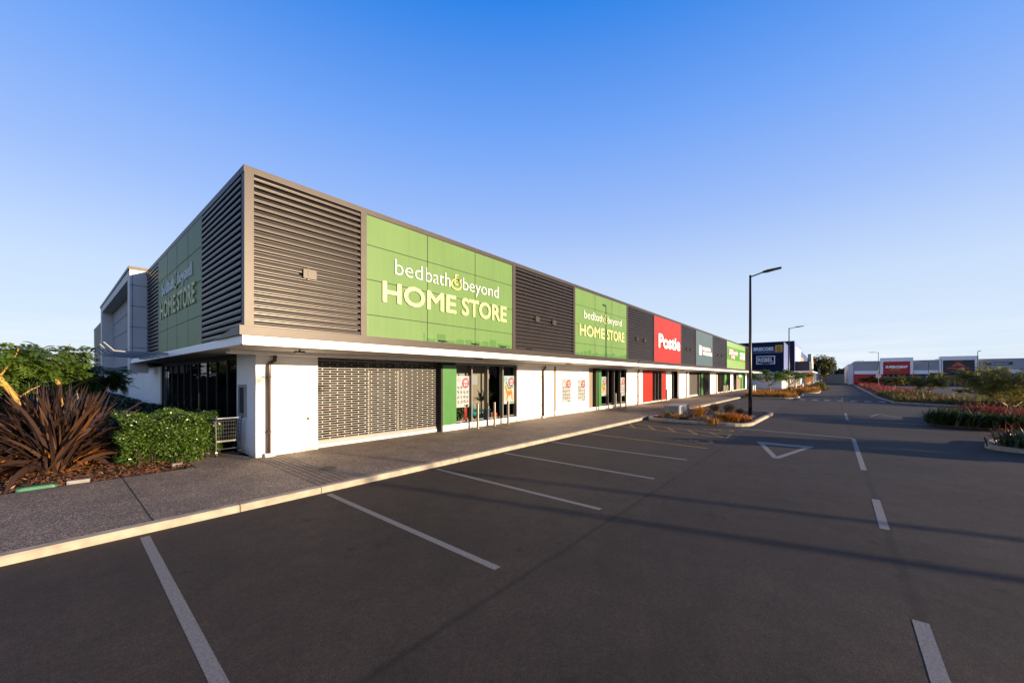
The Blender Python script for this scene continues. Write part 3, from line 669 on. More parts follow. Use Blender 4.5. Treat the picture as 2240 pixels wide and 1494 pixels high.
# first shutter: open brick-bond grille
def grille(x0, x1, y, z0, z1, rows, cols, m='shutter'):
    q = MB(); p = (z1 - z0) / rows; w = (x1 - x0) / cols
    for i in range(rows + 1):
        z = z0 + i * p; q.box(x0, x1, y - .012, y + .012, z - .009, z + .009)
        if i < rows:
            for j in range(cols + 1):
                x = x0 + (j + (.5 if i % 2 else 0)) * w
                if x0 - .01 <= x <= x1 + .01: q.box(x - .014, x + .014, y - .008, y + .008, z + .009, z + p - .009)
    o = q.build('roller_shutter', M[m], B)
    b = MB(); b.box(x0, x1, y - .03, y + .03, z0 - .10, z0 - .014); b.build('bottom_rail', M[m], o)
    return o
plinth(4.945, 9.5, YW + .22, .10)
grille(4.95, 9.5, YW + .25, PZ + .21, 2.76, 34, 10)
q = MB(); q.box(9.502, 9.575, YW - .008, YW + .3, PZ, 2.77); q.build('jamb_or_shade_strip', M['dark'], B)  # dark strip painted in for the green panel's shaded side face
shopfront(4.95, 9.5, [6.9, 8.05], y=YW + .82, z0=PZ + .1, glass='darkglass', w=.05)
accent(9.58, 10.27, 'greendoor'); plinth(9.577, 14.115, YW, .23)
accent(9.6, 10.26, 'dark', 2.77, YW + .03, .2, 2.64)
shopfront(10.28, 14.11, [11.12, 12.08, 13.07, 14.05])
# second shop doorway
q = MB(); q.box(21.11, 21.95, YW + .18, YW + .24, PZ + .1, 2.77); q.build('door', M['beige'], B)
q = MB(); q.box(21.96, 22.08, YW - .03, YW + .2, PZ, 2.77); q.build('jamb_or_shade_strip', M['bronze'], B); plinth(21.11, 26.74, YW, .2)
accent(22.1, 22.75, 'greendoor')
shopfront(22.76, 26.74, [23.72, 24.65, 25.65, 26.7], glass='darkglass')
# red shop
accent(29.86, 31.98, 'reddoor', 2.70); plinth(29.85, 36.4, YW, .08); accent(34.3, 35.25, 'reddoor', 2.70)
shopfront(31.99, 34.29, [32.6, 33.4, 34.2], z0=PZ + .1, glass='darkglass')
shopfront(35.3, 37.0, [36.1], y=YW + .6, z0=PZ + .05, glass='darkglass')
q = MB(); q.box(37.0, 39.28, YW + .5, YW + .6, PZ, 2.77); q.build('wall', M['white'], B)
# fourth shop: diamond shutter, dark green post
grille(42.75, 46.9, YW + .25, PZ + .2, 2.76, 30, 26)
plinth(42.7, 46.9, YW + .2, .1)
q = MB(); q.box(42.7, 47.5, YW + .9, YW + .95, PZ, 2.77); q.build('partition', M['interiord'], B)
accent(47.55, 48.45, 'greendoor'); q = MB(); q.box(46.95, 47.54, YW + .1, YW + .2, PZ, 2.77); q.build('jamb_or_shade_strip', M['dark'], B)
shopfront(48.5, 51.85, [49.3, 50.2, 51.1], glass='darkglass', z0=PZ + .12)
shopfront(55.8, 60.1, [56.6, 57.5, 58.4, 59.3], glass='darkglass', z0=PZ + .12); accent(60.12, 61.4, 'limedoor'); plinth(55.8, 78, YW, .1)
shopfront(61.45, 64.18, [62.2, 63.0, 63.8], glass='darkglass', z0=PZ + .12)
q = MB(); q.box(69.5, 73.2, YW + .1, YW + .2, PZ, 2.77); q.build('door', M['beige'], B)
accent(73.25, 74.9, 'limedoor'); shopfront(74.95, 77.15, [75.6, 76.3], glass='darkglass', z0=PZ + .12); shopfront(66.2, 69.4, [67.2, 68.3], glass='darkglass')
# glazed side wall
q = MB(); ys = [12.99 + i * (24.86 - 12.99) / 10 for i in range(11)]
for y in ys: q.box(XW + .055, XW + .085, y - .025, y + .025, PZ, 2.70)
q.box(XW + .05, XW + .13, 12.99, 24.86, 2.70, 2.8); q.box(XW + .05, XW + .13, 12.99, 24.86, PZ - .05, PZ + .1); q.box(XW + .04, XW + .14, 12.99, 24.86, 2.8, 2.87)
fr = q.build('shopfront_window', M['rubber'], B)
for a, b in zip(ys, ys[1:]):
    g = MB(); g.quad((XW + .09, b, PZ + .1), (XW + .09, a, PZ + .1), (XW + .09, a, 2.7), (XW + .09, b, 2.7)); g.build('pane', M['darkglass'], fr)
# portal frame on the left side
pf = MB()
pf.box(2.41, XU + .05, 25.75, 26.5, 2.4, 7.36); pf.box(2.41, XU + .05, 41.2, 42.3, 2.4, 7.36); pf.box(2.41, XU + .05, 26.51, 41.19, 6.95, 7.36)
po = pf.build('portal_frame', M['lightgrey'], B)
pj = MB()
for z in (3.6, 4.6, 5.6, 6.6): pj.box(2.405, XU, 25.745, 25.749, z, z + .02)
pj.box(2.50, 2.515, 25.745, 25.749, 2.9, 7.34); pj.build('panel_joint', M['joint'], po)
cc = MB(); cc.box(2.37, XU + .3, 25.70, 42.35, 7.362, 7.5); cc.build('coping', M['bronze'], po)
bw = MB(); bw.box(2.97, XU + .09, 26.51, 41.19, 2.88, 6.94)
for z in (3.9, 5.0, 6.0): bw.box(2.962, 2.969, 26.51, 41.19, z, z + .03, 1)
bw.build('recessed_wall', [M['grey'], M['joint']], po)
# framed notice case on the side of the corner wall
nc = thing('notice_case', 'grey framed empty notice case on the shaded side of the corner wall', 'notice case', (XW, 12.42, 1.1))
q = MB(); q.box(XW - .05, XW - .002, 12.12, 12.72, 1.14, 1.22); q.box(XW - .05, XW - .002, 12.12, 12.72, 1.92, 2.0); q.box(XW - .05, XW - .002, 12.12, 12.20, 1.221, 1.919); q.box(XW - .05, XW - .002, 12.64, 12.72, 1.221, 1.919)
q.build('frame', M['galv'], nc); q = MB(); q.box(XW - .02, XW - .004, 12.201, 12.639, 1.221, 1.919); q.build('back_panel', M['interiord'], nc)

# ------------------------------------------------------------------ signs
def sign_panel(t, x0, x1, m, z0=3.40, z1=7.17, cols=(), rows=()):
    q = MB(); q.box(x0, x1, YU - .03, YU + .08, z0, z1)
    p = q.build('panel', M[m], t)
    if cols or rows:
        j = MB()
        for x in cols: j.box(x - .012, x + .012, YU - .0335, YU - .0305, z0, z1)
        for z in rows: j.box(x0, x1, YU - .0332, YU - .0305, z - .010, z + .010)
        j.build('panel_joint', M['joint'], p)
    return p
def ampersand(mb, org, right, up, nrm, x0, x1, z0, z1, w, d, m=0):
    """curled ampersand drawn as one swelling stroke"""
    P = [(.93, .80), (.86, .70), (.70, .68), (.52, .66), (.36, .56), (.33, .42), (.42, .33), (.55, .36), (.56, .45)]
    P2 = [(.62, .98), (.50, 1.0), (.40, .95), (.36, .86), (.42, .76), (.58, .70), (.74, .72)]
    P3 = [(.58, .70), (.30, .66), (.10, .50), (.04, .28), (.16, .08), (.42, .0), (.70, .06), (.86, .24), (.86, .44), (.72, .62), (.60, .66)]
    O, Rv, U, Nn = map(Vector, (org, right, up, nrm))
    def sm(p):
        out = []
        for i in range(len(p) - 1):
            a, b, c, e = p[max(i - 1, 0)], p[i], p[i + 1], p[min(i + 2, len(p) - 1)]
            for k in range(5):
                t = k / 5
                out.append(tuple(.5 * ((2 * b[j]) + (-a[j] + c[j]) * t + (2 * a[j] - 5 * b[j] + 4 * c[j] - e[j]) * t * t + (-a[j] + 3 * b[j] - 3 * c[j] + e[j]) * t ** 3) for j in (0, 1)))
        return out + [p[-1]]
    for p in (P, P2, P3):
        p = sm(p); n = len(p); L = []
        for i, (a, b) in enumerate(p):
            q0, q1 = p[max(i - 1, 0)], p[min(i + 1, n - 1)]
            dx, dz = (q1[0] - q0[0]) * (x1 - x0), (q1[1] - q0[1]) * (z1 - z0); l_ = math.hypot(dx, dz) or 1
            wd = w * (.55 + .45 * math.sin(math.pi * i / (n - 1))) / 2; cx, cz = x0 + a * (x1 - x0), z0 + b * (z1 - z0)
            L.append(((cx - dz / l_ * wd, cz + dx / l_ * wd), (cx + dz / l_ * wd, cz - dx / l_ * wd)))
        V = []
        for (a, b) in L:
            for (px, pz) in (a, b):
                base = O + Rv * px + U * pz; V += [base, base + Nn * d]
        F = []
        for i in range(n - 1):
            k = 4 * i; F += [(k + 1, k + 3, k + 7, k + 5), (k, k + 1, k + 5, k + 4), (k + 2, k + 6, k + 7, k + 3)]
        mb.add(V, F, m)
def home_sign(t, org, fr, x, b1, tops):
    """x: start and end of the big line, b1 of the small line"""
    rt, upv, nm = fr
    q = MB(); a0, a1 = b1; w = a1 - a0
    z0, z1 = tops[0]
    for word, f0, f1, dz in (('bed', 0, .215, 0), ('bath', .245, .465, 0), ('beyond', .595, 1, .29)):
        q = MB(); q.text(word, org, rt, upv, nm, a0 + w * f0, a0 + w * f1, z0 - (z1 - z0) * dz, z1, .03, bold=-.02); q.build('white_lettering', M['whitel'], t)
    q = MB(); ampersand(q, org, rt, upv, nm, a0 + w * .475, a0 + w * .59, z0 - .03, z1 + .03, .075, .03); q.build('ampersand', M['amp'], t)
    z0, z1 = tops[1]; w = x[1] - x[0]
    for word, f0, f1 in (('HOME', 0, .515), ('STORE', .56, 1)):
        q = MB(); q.text(word, org, rt, upv, nm, x[0] + w * f0, x[0] + w * f1, z0, z1, .03, bold=.031); q.build('cream_lettering', M['cream'], t)
t = thing('shop_sign', 'largest green sign with cream and white letters, nearest the louvred corner', 'sign', (9.66, YU, 3.4), 'green home store signs')
sign_panel(t, 6.18, 13.14, 'green', cols=(8.48, 10.83), rows=(4.12, 5.2, 6.26))
home_sign(t, (0, YU - .036, 0), FX_, (6.70, 12.72), (7.16, 12.19), ((5.55, 6.03), (4.575, 5.26)))
t = thing('shop_sign', 'green home store sign crossed by the thin shadow of a lamp post', 'sign', (22.1, YU, 3.4), 'green home store signs')
sign_panel(t, 18.62, 25.58, 'green', cols=(20.94, 23.26), rows=(4.12, 5.2, 6.26))
home_sign(t, (0, YU - .036, 0), FX_, (19.05, 25.12), (19.6, 24.68), ((5.6, 6.05), (4.56, 5.22)))
t = thing('shop_sign', 'shaded dark green home store sign on the left side wall', 'sign', (XU, 18.7, 3.06), 'green home store signs')
q = MB(); q.box(XU - .03, XU + .08, 15.06, 22.34, 3.06, 7.17); pn = q.build('panel', M['green'], t)
q = MB()
for y in (16.8, 18.6, 20.4): q.box(XU - .0335, XU - .0305, y - .006, y + .006, 3.06, 7.17)
for z in (4.12, 5.2, 6.26): q.box(XU - .0332, XU - .0305, 15.06, 22.34, z - .01, z + .01)
q.build('panel_joint', M['joint'], pn)
home_sign(t, (XU - .036, 0, 0), LX_, (-21.75, -15.7), (-21.35, -16.2), ((5.55, 6.02), (4.60, 5.30)))
t = thing('shop_sign', 'red cladding sign with large white lettering', 'sign', (34.6, YU, 3.4))
sign_panel(t, 31.03, 38.13, 'red', rows=(5.95,))
q = MB(); q.text('Postie', (0, YU - .04, 0), *FX_, 31.85, 37.6, 4.62, 5.80, .07, bold=.038); q.build('lettering', M['whitel'], t)
t = thing('shop_sign', 'grey teal sign with small white two line lettering', 'sign', (47.1, YU, 3.4))
sign_panel(t, 43.45, 50.78, 'teal')
q = MB(); o = (0, YU - .075, 0)
q.text('MOUNTAIN', o, *FX_, 45.75, 49.3, 5.12, 5.55, .05, bold=.02); q.text('WAREHOUSE', o, *FX_, 45.75, 50.1, 4.62, 5.04, .05, bold=.02)
q.box(44.4, 45.5, YU - .1, YU - .031, 5.12, 5.62); q.box(44.4, 45.5, YU - .1, YU - .031, 4.62, 5.05); q.box(44.4, 44.7, YU - .1, YU - .031, 5.051, 5.119); q.build('lettering', M['whitel'], t)
t = thing('shop_sign', 'pale lime sign with vivid green band and white red edged lettering', 'sign', (66.2, YU, 3.4))
p = sign_panel(t, 59.02, 73.53, 'lime')
q = MB(); q.box(59.04, 73.5, YU - .05, YU - .031, 4.66, 6.45); q.build('band', M['limeband'], t)
q = MB(); o = (0, YU - .052, 0); q.box(59.9, 66.5, YU - .08, YU - .052, 5.33, 6.1); q.box(61.4, 64.2, YU - .08, YU - .052, 4.78, 5.325); q.box(68.7, 72.2, YU - .06, YU - .052, 4.75, 4.86); q.build('red_edging', M['redl'], t)
q = MB(); o = (0, YU - .081, 0)
q.text('LOOK', o, *FX_, 60.1, 62.8, 5.4, 6.15, .04, bold=.03); q.text('SHARP', o, *FX_, 63.0, 66.4, 5.42, 5.95, .04, bold=.03); q.text('STORE', o, *FX_, 61.5, 64.1, 4.86, 5.3, .04, bold=.03)
q.box(68.6, 71.6, YU - .08, YU - .052, 5.62, 6.02); q.box(68.6, 71.3, YU - .08, YU - .052, 5.02, 5.45); q.box(71.8, 72.5, YU - .08, YU - .052, 4.95, 6.1); q.build('lettering', M['whitel'], t)
t = thing('hanging_sign', 'small bright green blade sign hanging under the far canopy', 'sign', (68, YW - .6, 2.2))
q = MB(); q.box(66.6, 69.4, YW - .62, YW - .56, 1.95, 2.72); q.build('board', M['limeband'], t)
q = MB(); q.box(67.2, 69.0, YW - .63, YW - .621, 2.2, 2.5); q.build('print', M['whitel'], t)
for x, l_ in ((7.69, 'black twin floodlight on the canopy ledge below the letter M'), (9.09, 'black twin floodlight on the ledge left of the last sign joint'), (10.5, 'black twin floodlight on the ledge below the letter R'), (12.1, 'black twin floodlight on the ledge at the end of the largest sign')):
    x = x * 1.0
    t = thing('floodlight', l_, 'floodlight', (x, YL + .12, 3.24), 'floodlights on the canopy ledge')
    q = MB(); q.box(x - .06, x + .06, YL + .07, YL + .17, 3.24, 3.255); q.box(x - .015, x + .015, YL + .10, YL + .14, 3.255, 3.29); q.build('bracket', M['black'], t)
    for s_ in (-1, 1):
        q = MB(); q.prism([(-.05, 3.275), (.04, 3.30), (.03, 3.335), (-.06, 3.31)], lambda a, b: (x + s_ * .09 - .06, YL + .12 + a, b), lambda a, b: (x + s_ * .09 + .06, YL + .12 + a, b))
        q.build('lamp_head', M['black'], t)

# ------------------------------------------------------------------ posters, bollards, display goods
def poster(x0, x1, z0, z1, y, kind, label, price, m='tag', sub=None):
    t = thing('poster', label, 'poster', ((x0 + x1) / 2, y, z0), 'sale posters on the shop front')
    w, h = x1 - x0, z1 - z0; X = lambda a: x0 + a * w; Zf = lambda b: z0 + b * h
    q = MB(); q.box(x0, x1, y - .012, y, z0, z1); q.build('sheet', M['paper'], t); y1 = y - .0125
    q = MB()
    if kind == 'chairs':
        q.quad((X(.01), y1, Zf(.45)), (X(.99), y1, Zf(.45)), (X(.99), y1, Zf(.99)), (X(.01), y1, Zf(.99)), 0); q.quad((X(.01), y1, Zf(.12)), (X(.99), y1, Zf(.12)), (X(.99), y1, Zf(.449)), (X(.01), y1, Zf(.449)), 1)
        q.build('printed_ground', [M['cyanp'], M['sand']], t)
        for k, (mm, dx, dz) in enumerate((('tealp', .12, .14), ('yellowp', .05, .07), ('orangep', 0, 0))):
            q = MB(); yy = y1 - .002 - .002 * k
            pts = [(.06, .62), (.14, .66), (.34, .45), (.62, .46), (.72, .52), (.78, .42), (.84, .14), (.78, .14), (.70, .34), (.42, .28), (.28, .12), (.22, .13), (.30, .32), (.20, .44)]
            if k < 2: pts = [(.06, .62), (.14, .66), (.34, .45), (.62, .46), (.78, .52), (.74, .40), (.30, .36)]
            q.add([(X(a + dx), yy, Zf(b + dz)) for a, b in pts], [tuple(range(len(pts)))]); q.build('printed_chair', M[mm], t)
    else:
        cs = ['orangep', 'greenp', 'tealp', 'brownp', 'ink', 'tealp']; rg = random.Random(int(x0 * 100))
        for r in range(4):
            for c in range(4):
                a, b = .05 + c * .235, .12 + r * .15
                if r == 3 and c > 1: continue
                q = MB()
                for k in range(5):
                    xa, za = X(a + rg.uniform(0, .11)), Zf(b + rg.uniform(0, .075)); xb, zb = xa + .085 * w, za + .045 * h; yy = y1 - .001 - .001 * k
                    q.quad((xa, yy, za), (xb, yy, za), (xb, yy, zb), (xa, yy, zb), rg.randrange(6))
                q.build('printed_picture', [M[c_] for c_ in cs], t)
    q = MB(); cx, cz = .70, .77
    q.add([(X(cx + .27 * math.cos(a)), y - .024, Zf(cz + .165 * math.sin(a))) for a in np.linspace(0, 2 * math.pi, 28)[:-1]], [tuple(range(27))])
    tg = q.build('price_tag', M[m], t)
    q = MB(); q.text(price, (0, y - .026, 0), *FX_, X(cx - .13), X(cx + .13), Zf(cz - .095), Zf(cz - .035), .004, bold=.0)
    for k, ww in enumerate((.15, .17, .08)): q.box(X(cx - ww), X(cx + ww), y - .028, y - .0245, Zf(cz + .015 + k * .034), Zf(cz + .025 + k * .034))
    q.build('price', M['whitel'], tg)
    q = MB()
    for k in range(3): q.box(X(.05), X(.30 + .05 * (k % 2)), y - .016, y - .0125, Zf(.83 + k * .045), Zf(.845 + k * .045))
    q.tube([(X(.72), y - .02, Zf(.93)), (X(.85), y - .02, Zf(.96)), (X(.97), y - .02, Zf(.93))], .008, 5)
    q.build('small_print', M['ink'], t)
    q = MB(); q.box(X(.60), X(.95), y - .016, y - .0125, Zf(.03), Zf(.075)); q.build('green_strip', M['greendoor'], t)
yp = YW + .10
poster(10.36, 11.06, .98, 2.25, yp, 'grid', 'sale poster with pink fifteen dollar tag inside the window beside the wide green door panel', '$15')
poster(13.25, 13.98, .97, 2.26, yp, 'chairs', 'poster of stacked coloured chairs in the window beside the first white wall', '$70')
poster(18.05, 18.95, .79, 2.12, YW - .015, 'grid', 'sale poster with red tag on the white wall, nearer the dark panel fin', '$100', 'tagr')
poster(19.72, 20.62, .79, 2.08, YW - .015, 'grid', 'sale poster with red tag on the white wall, nearer the beige door', '$15', 'tagr')
poster(22.95, 23.62, .97, 2.23, yp, 'chairs', 'poster of stacked coloured chairs beside the narrow green door panel', '$70')
poster(25.8, 26.6, .86, 2.17, yp, 'grid', 'sale poster with red tag in the second shop window before the white wall', '$100', 'tagr')

def bollard(x, y, label, grp, h=1.02, r=.055, m='steel'):
    t = thing('bollard', label, 'bollard', (x, y, PZ), grp)
    q = MB(); q.tube([(x, y, PZ), (x, y, PZ + h - .03), (x, y, PZ + h)], [r, r, r * .85], 16); q.build('post', M[m], t, smooth=False)
    q = MB(); q.cyl(x, y, PZ, PZ + .012, r * 1.6, 16); q.build('base_plate', M[m], t)
g = 'steel bollards before the shop windows'
bollard(11.06, 11.0, 'steel bollard before the fifteen dollar poster window, nearest the green panel', g)
bollard(12.12, 11.05, 'steel bollard before the middle pane of the window with the teal chair', g)
bollard(13.02, 11.05, 'steel bollard before the chair poster of the first window', g)
bollard(23.9, 10.95, 'steel bollard beside the narrow green door panel at the second shop', g)
bollard(24.7, 10.95, 'steel bollard before the middle of the second shop window', g)
bollard(25.55, 10.95, 'steel bollard before the last poster of the second shop window', g)
bollard(34.2, 10.95, 'steel bollard before the red shop doors', g)
for k, x in enumerate((57.2, 58.4, 59.6, 62.4, 63.6)): bollard(x, 10.95, 'thin steel bollard in the row before the lime shop windows', g)
for k, (u, dpt) in enumerate(((1646, 50), (1650, 52))):
    x, y = D(u, dpt); bollard(x, y, 'pale steel bollard just behind the near tall lamp post', 'pale bollards by the second island', 1.0, .16, 'lightgrey')
for k, (u, dpt) in enumerate(((1740, 60), (1755, 62), (1768, 70), (1771, 76), (1779, 84), (1784, 100), (1789, 104), (1798, 112))):
    x, y = D(u, dpt); bollard(x, y, 'pale bollard in the scattered row before the orange shop entrance', 'pale bollards on the far plaza', 1.1, .15, 'lightgrey')

def garden_chair(x, y, z, rz, label):
    t = thing('garden_chair', label, 'chair', (x, y, z), rz=0); q = MB()
    ca, sa = math.cos(rz), math.sin(rz); T = lambda a, b, c: (x + a * ca - b * sa, y + a * sa + b * ca, z + c)
    def bar(p0, p1, w, d=.02):
        v = []; a, b = Vector(T(*p0)), Vector(T(*p1)); tt = (b - a).normalized(); s_ = tt.cross(Vector((0, 0, 1))); s_ = s_.normalized() if s_.length > .1 else Vector((ca, sa, 0)); u_ = s_.cross(tt)
        for e in (a, b): v += [e + s_ * w + u_ * d, e - s_ * w + u_ * d, e - s_ * w - u_ * d, e + s_ * w - u_ * d]
        return v, [(0, 1, 2, 3), (7, 6, 5, 4), (0, 4, 5, 1), (1, 5, 6, 2), (2, 6, 7, 3), (3, 7, 4, 0)]
    b_ = MB()
    for k in range(6):
        a = -.25 + k * .1; b_.prism([(-.045, 0), (.045, 0), (.045, 1), (-.045, 1)], lambda p, c: T(a + p, .18 + c * .32, .30 + c * (.72 + .08 * math.cos(a * 5))), lambda p, c: T(a + p, .21 + c * .32, .30 + c * (.72 + .08 * math.cos(a * 5))))
    b_.build('backrest', M['tealchair'], t)
    s_ = MB()
    for k in range(5): y0 = -.38 + k * .13; s_.prism([(-.28, 0), (.28, 0), (.28, .11), (-.28, .11)], lambda p, c: T(p, y0 + c, .42 - (y0 + c + .38) * .2), lambda p, c: T(p, y0 + c, .44 - (y0 + c + .38) * .2))
    s_.build('seat', M['tealchair'], t)
    for sx_ in (-.32, .32):
        l = MB(); l.add(*bar((sx_, -.34, 0), (sx_, -.34, .60), .05)); l.build('leg', M['tealchair'], t)
        l = MB(); l.add(*bar((sx_, .40, 0), (sx_, -.34, .40), .05)); l.build('leg', M['tealchair'], t)
        l = MB(); l.add(*bar((sx_, -.42, .61), (sx_, .32, .61), .07)); l.build('armrest', M['tealchair'], t)
    return t
FZ = PZ + .012
garden_chair(12.15, 12.0, FZ, R(25), 'teal slatted garden chair on display behind the first window')
rg = np.random.default_rng(3)
def potted(x, y, label, hh, n, L_, leaf, lean=(.2, 1.1), w=.03, z=FZ):
    t = thing('potted_plant', label, 'plant', (x, y, z))
    q = MB(); q.tube([(x, y, z), (x, y, z + .30), (x, y, z + .32)], [.13, .18, .17], 14); q.build('pot', M['black'], t)
    q = MB(); q.tube([(x, y, z + .3), (x + .02, y, z + hh)], [.035, .025], 8); q.build('stem', M['bark'], t)
    az = rg.uniform(0, 6.28, n); base = np.tile([x + .02, y, z + hh], (n, 1))
    V, Q = blades(rg, base, az, rg.uniform(.6, 1, n) * L_, rg.uniform(*lean, n), rg.uniform(.4, 1.2, n), np.full(n, w), 5)
    leafmesh('leaves', V, Q, leaf, t)
potted(12.85, 12.25, 'potted palm with arching leaves in the first window', .95, 34, .75, LEAF['indoor'], w=.045)
def bush(x, y, label, r, h, n, size, leaf, z=FZ, name='potted_plant'):
    t = thing(name, label, 'plant', (x, y, z))
    q = MB(); q.tube([(x, y, z), (x, y, z + .22)], [.14, .18], 14); q.build('pot', M['black'], t)
    C = rg.normal(size=(n, 3)); C = unit(C) * rg.uniform(.3, 1, (n, 1)) ** .5 * np.array([r, r, h / 2]) + np.array([x, y, z + .2 + h / 2])
    V, Q = rleaves(rg, C, size); leafmesh('leaves', V, Q, leaf, t)
bush(10.72, 11.95, 'leafy green plant below the fifteen dollar poster', .34, .75, 900, .06, LEAF['indoor'])
for x0, x1, y, m_, l_ in ((11.35, 11.6, 12.1, 'aqua', 'pale aqua towel hung behind the door of the first window'), (11.62, 11.78, 12.2, 'yellowp', 'yellow towel hung behind the first window'), (11.25, 11.42, 12.0, 'coral', 'coral red towel low behind the first window')):
    q = MB(); zt, zb = (1.85, .9) if m_ != 'coral' else (1.0, .35)
    xs = np.linspace(x0, x1, 9)
    for i in range(8):
        d0, d1 = .03 * math.sin(i * 1.7), .03 * math.sin((i + 1) * 1.7)
        q.quad((xs[i], y + d0, zb), (xs[i + 1], y + d1, zb), (xs[i + 1], y + d1 * .4, zt), (xs[i], y + d0 * .4, zt))
    q.box(x0, x1, y - .012, y + .012, zt, zt + .02)
    tag(q.build('hanging_towel', M[m_]), l_, 'towel')
q = MB(); q.box(12.85, 13.2, 12.05, 12.13, FZ, .58); q.prism([(0, 0), (.4, 0), (.44, .40), (.36, .44), (.06, .44), (-.03, .4)], lambda a, b: (12.8 + a, 12.0, FZ + b), lambda a, b: (12.8 + a, 11.90, FZ + b))
tag(q.build('cushion', M['coral']), 'coral red cushions stood on the window floor near the chair poster', 'cushion')
q = MB(); q.box(10.2, 13.35, 12.5, 12.56, FZ, 2.86); tag(q.build('display_wall', M['interior']), 'beige display wall behind the goods of the first window', 'display wall')
q = MB()
for a, b, c, d in ((10.9, 11.3, 1.95, 2.35), (11.38, 11.7, 1.2, 2.35), (11.9, 12.5, 1.85, 2.3)): q.box(a, b, 12.45, 12.48, c, d)
tag(q.build('hanging_board', M['paper']), 'blank white boards hung on the display wall of the first window', 'board')
# stock shelves behind the first shutter
t = thing('stock_shelf', 'shelf rack of red and orange stock behind the first roller shutter', 'shelf', (5.6, 12.9, FZ))
q = MB()
for k in range(5): q.box(5.05, 6.6, 12.6, 13.0, FZ + .1 + k * .38, FZ + .12 + k * .38)
q.box(5.05, 6.6, 13.0, 13.03, FZ, 2.1); q.build('rack', M['alu'], t)
rr = random.Random(5)
for k, m_ in enumerate(('orangep', 'tagr', 'brownp', 'yellowp', 'sand', 'tagr', 'orangep')):
    q = MB()
    for i in range(5):
        x = 5.1 + rr.random() * 1.3; z = FZ + .122 + rr.randrange(5) * .38; q.box(x, x + .16, 12.62 - .002 * k, 12.9 - .002 * i, z, z + .12 + .14 * rr.random())
    q.build('stock', M[m_], t)
q = MB(); q.prism([(7.0, .2), (7.5, .2), (7.45, 2.0), (7.05, 2.0)], lambda a, b: (a, 12.6, b), lambda a, b: (a, 12.56, b)); tag(q.build('hanging_fabric', M['greenp']), 'green patterned fabric hung behind the first roller shutter', 'fabric')
q = MB(); q.box(7.55, 7.8, 12.5, 12.7, FZ, 2.86); tag(q.build('shop_pillar', M['paper']), 'white square pillar behind the first roller shutter', 'pillar')
t = thing('wicker_basket', 'tan wicker basket behind the first roller shutter', 'basket', (8.6, 12.8, FZ))
q = MB(); q.tube([(8.6, 12.8, FZ), (8.6, 12.8, .55)], [.18, .28], 16); q.build('body', M['sand'], t)
q = MB(); q.tube([(8.6 + .27 * math.cos(a), 12.8, .55 + .35 * math.sin(a)) for a in np.linspace(0, math.pi, 10)], .015, 6); q.build('handle', M['brownp'], t)
t = thing('wall_figure', 'dark climbing figure print hung behind the far patterned shutter', 'print', (44.8, 12.2, 1))
q = MB(); q.add([(a, 12.2, b) for a, b in ((44.2, .7), (44.7, .75), (45.4, .9), (45.7, 1.5), (45.3, 1.6), (45.0, 1.4), (44.9, 1.8), (44.7, 2.4), (44.4, 2.2), (44.3, 1.5))], [tuple(range(10))]); q.build('silhouette', M['black'], t)
q = MB(); q.quad((44.8, 12.19, 1.0), (45.2, 12.19, 1.0), (45.1, 12.19, 1.6), (44.85, 12.19, 1.6)); q.build('red_patch', M['tagr'], t)

# ------------------------------------------------------------------ shopping trolley by the corner wall
t = thing('shopping_trolley', 'empty wire shopping trolley parked against the corner wall beside the hedge', 'shopping trolley', (3.0, 12.5, PZ))
def tl(a, b, c): return (3.0 + a * .97 + b * .05, 12.20 + b - a * .03, PZ + c)
def ring(w, y0, y1, z0, z1): return [tl(-w, y0, z0), tl(w, y0, z0), tl(w * .78, y1, z1), tl(-w * .78, y1, z1)]
q = MB(); nW = 6
levels = [(.43 + i * .10, .26 + .006 * i) for i in range(6)]
for z, w in levels:
    r_ = ring(w, .02, .80 + (z - .43) * .1, z, z + .02)
    for a, b in zip(r_, r_[1:] + r_[:1]): q.tube([a, b], .0045 if z < .9 else .007, 5)
lo = ring(.26, .02, .80, .43, .45); hi = ring(.29, .02, .85, .93, .95)
for s_ in range(4):
    a0, a1, b0, b1 = Vector(lo[s_]), Vector(lo[(s_ + 1) % 4]), Vector(hi[s_]), Vector(hi[(s_ + 1) % 4])
    for k in range(11): f_ = k / 10; q.tube([a0.lerp(a1, f_), b0.lerp(b1, f_)], .0035, 4)
for k in range(7):
    f_ = k / 6; q.tube([Vector(lo[0]).lerp(Vector(lo[1]), f_), Vector(lo[3]).lerp(Vector(lo[2]), f_)], .0035, 4)
q.build('basket', M['trolleyw'], t)
q = MB()
for s_ in (-1, 1):
    q.tube([tl(.28 * s_, -.06, 1.0), tl(.285 * s_, .0, .93), tl(.27 * s_, .02, .40), tl(.27 * s_, .06, .10)], .013, 8)
    q.tube([tl(.27 * s_, .06, .40), tl(.21 * s_, .78, .42)], .011, 8); q.tube([tl(.24 * s_, .45, .41), tl(.26 * s_, .82, .10)], .011, 8); q.tube([tl(.27 * s_, .05, .17), tl(.25 * s_, .80, .14)], .009, 6)
q.tube([tl(-.27, .05, .2), tl(.27, .05, .2)], .009, 6); q.box(*[v for p in zip(tl(-.28, .02, .385), tl(.28, .05, .425)) for v in p]); q.build('frame', M['trolleyw'], t)
q = MB(); q.tube([tl(-.28, -.07, 1.01), tl(.28, -.07, 1.01)], .019, 10); hd = q.build('handle', M['paper'], t)
for s_ in (-1, 1): q = MB(); q.tube([tl(.27 * s_, -.07, 1.01), tl(.31 * s_, -.07, 1.01)], .028, 10); q.build('end_cap', M['trolleyb'], hd)
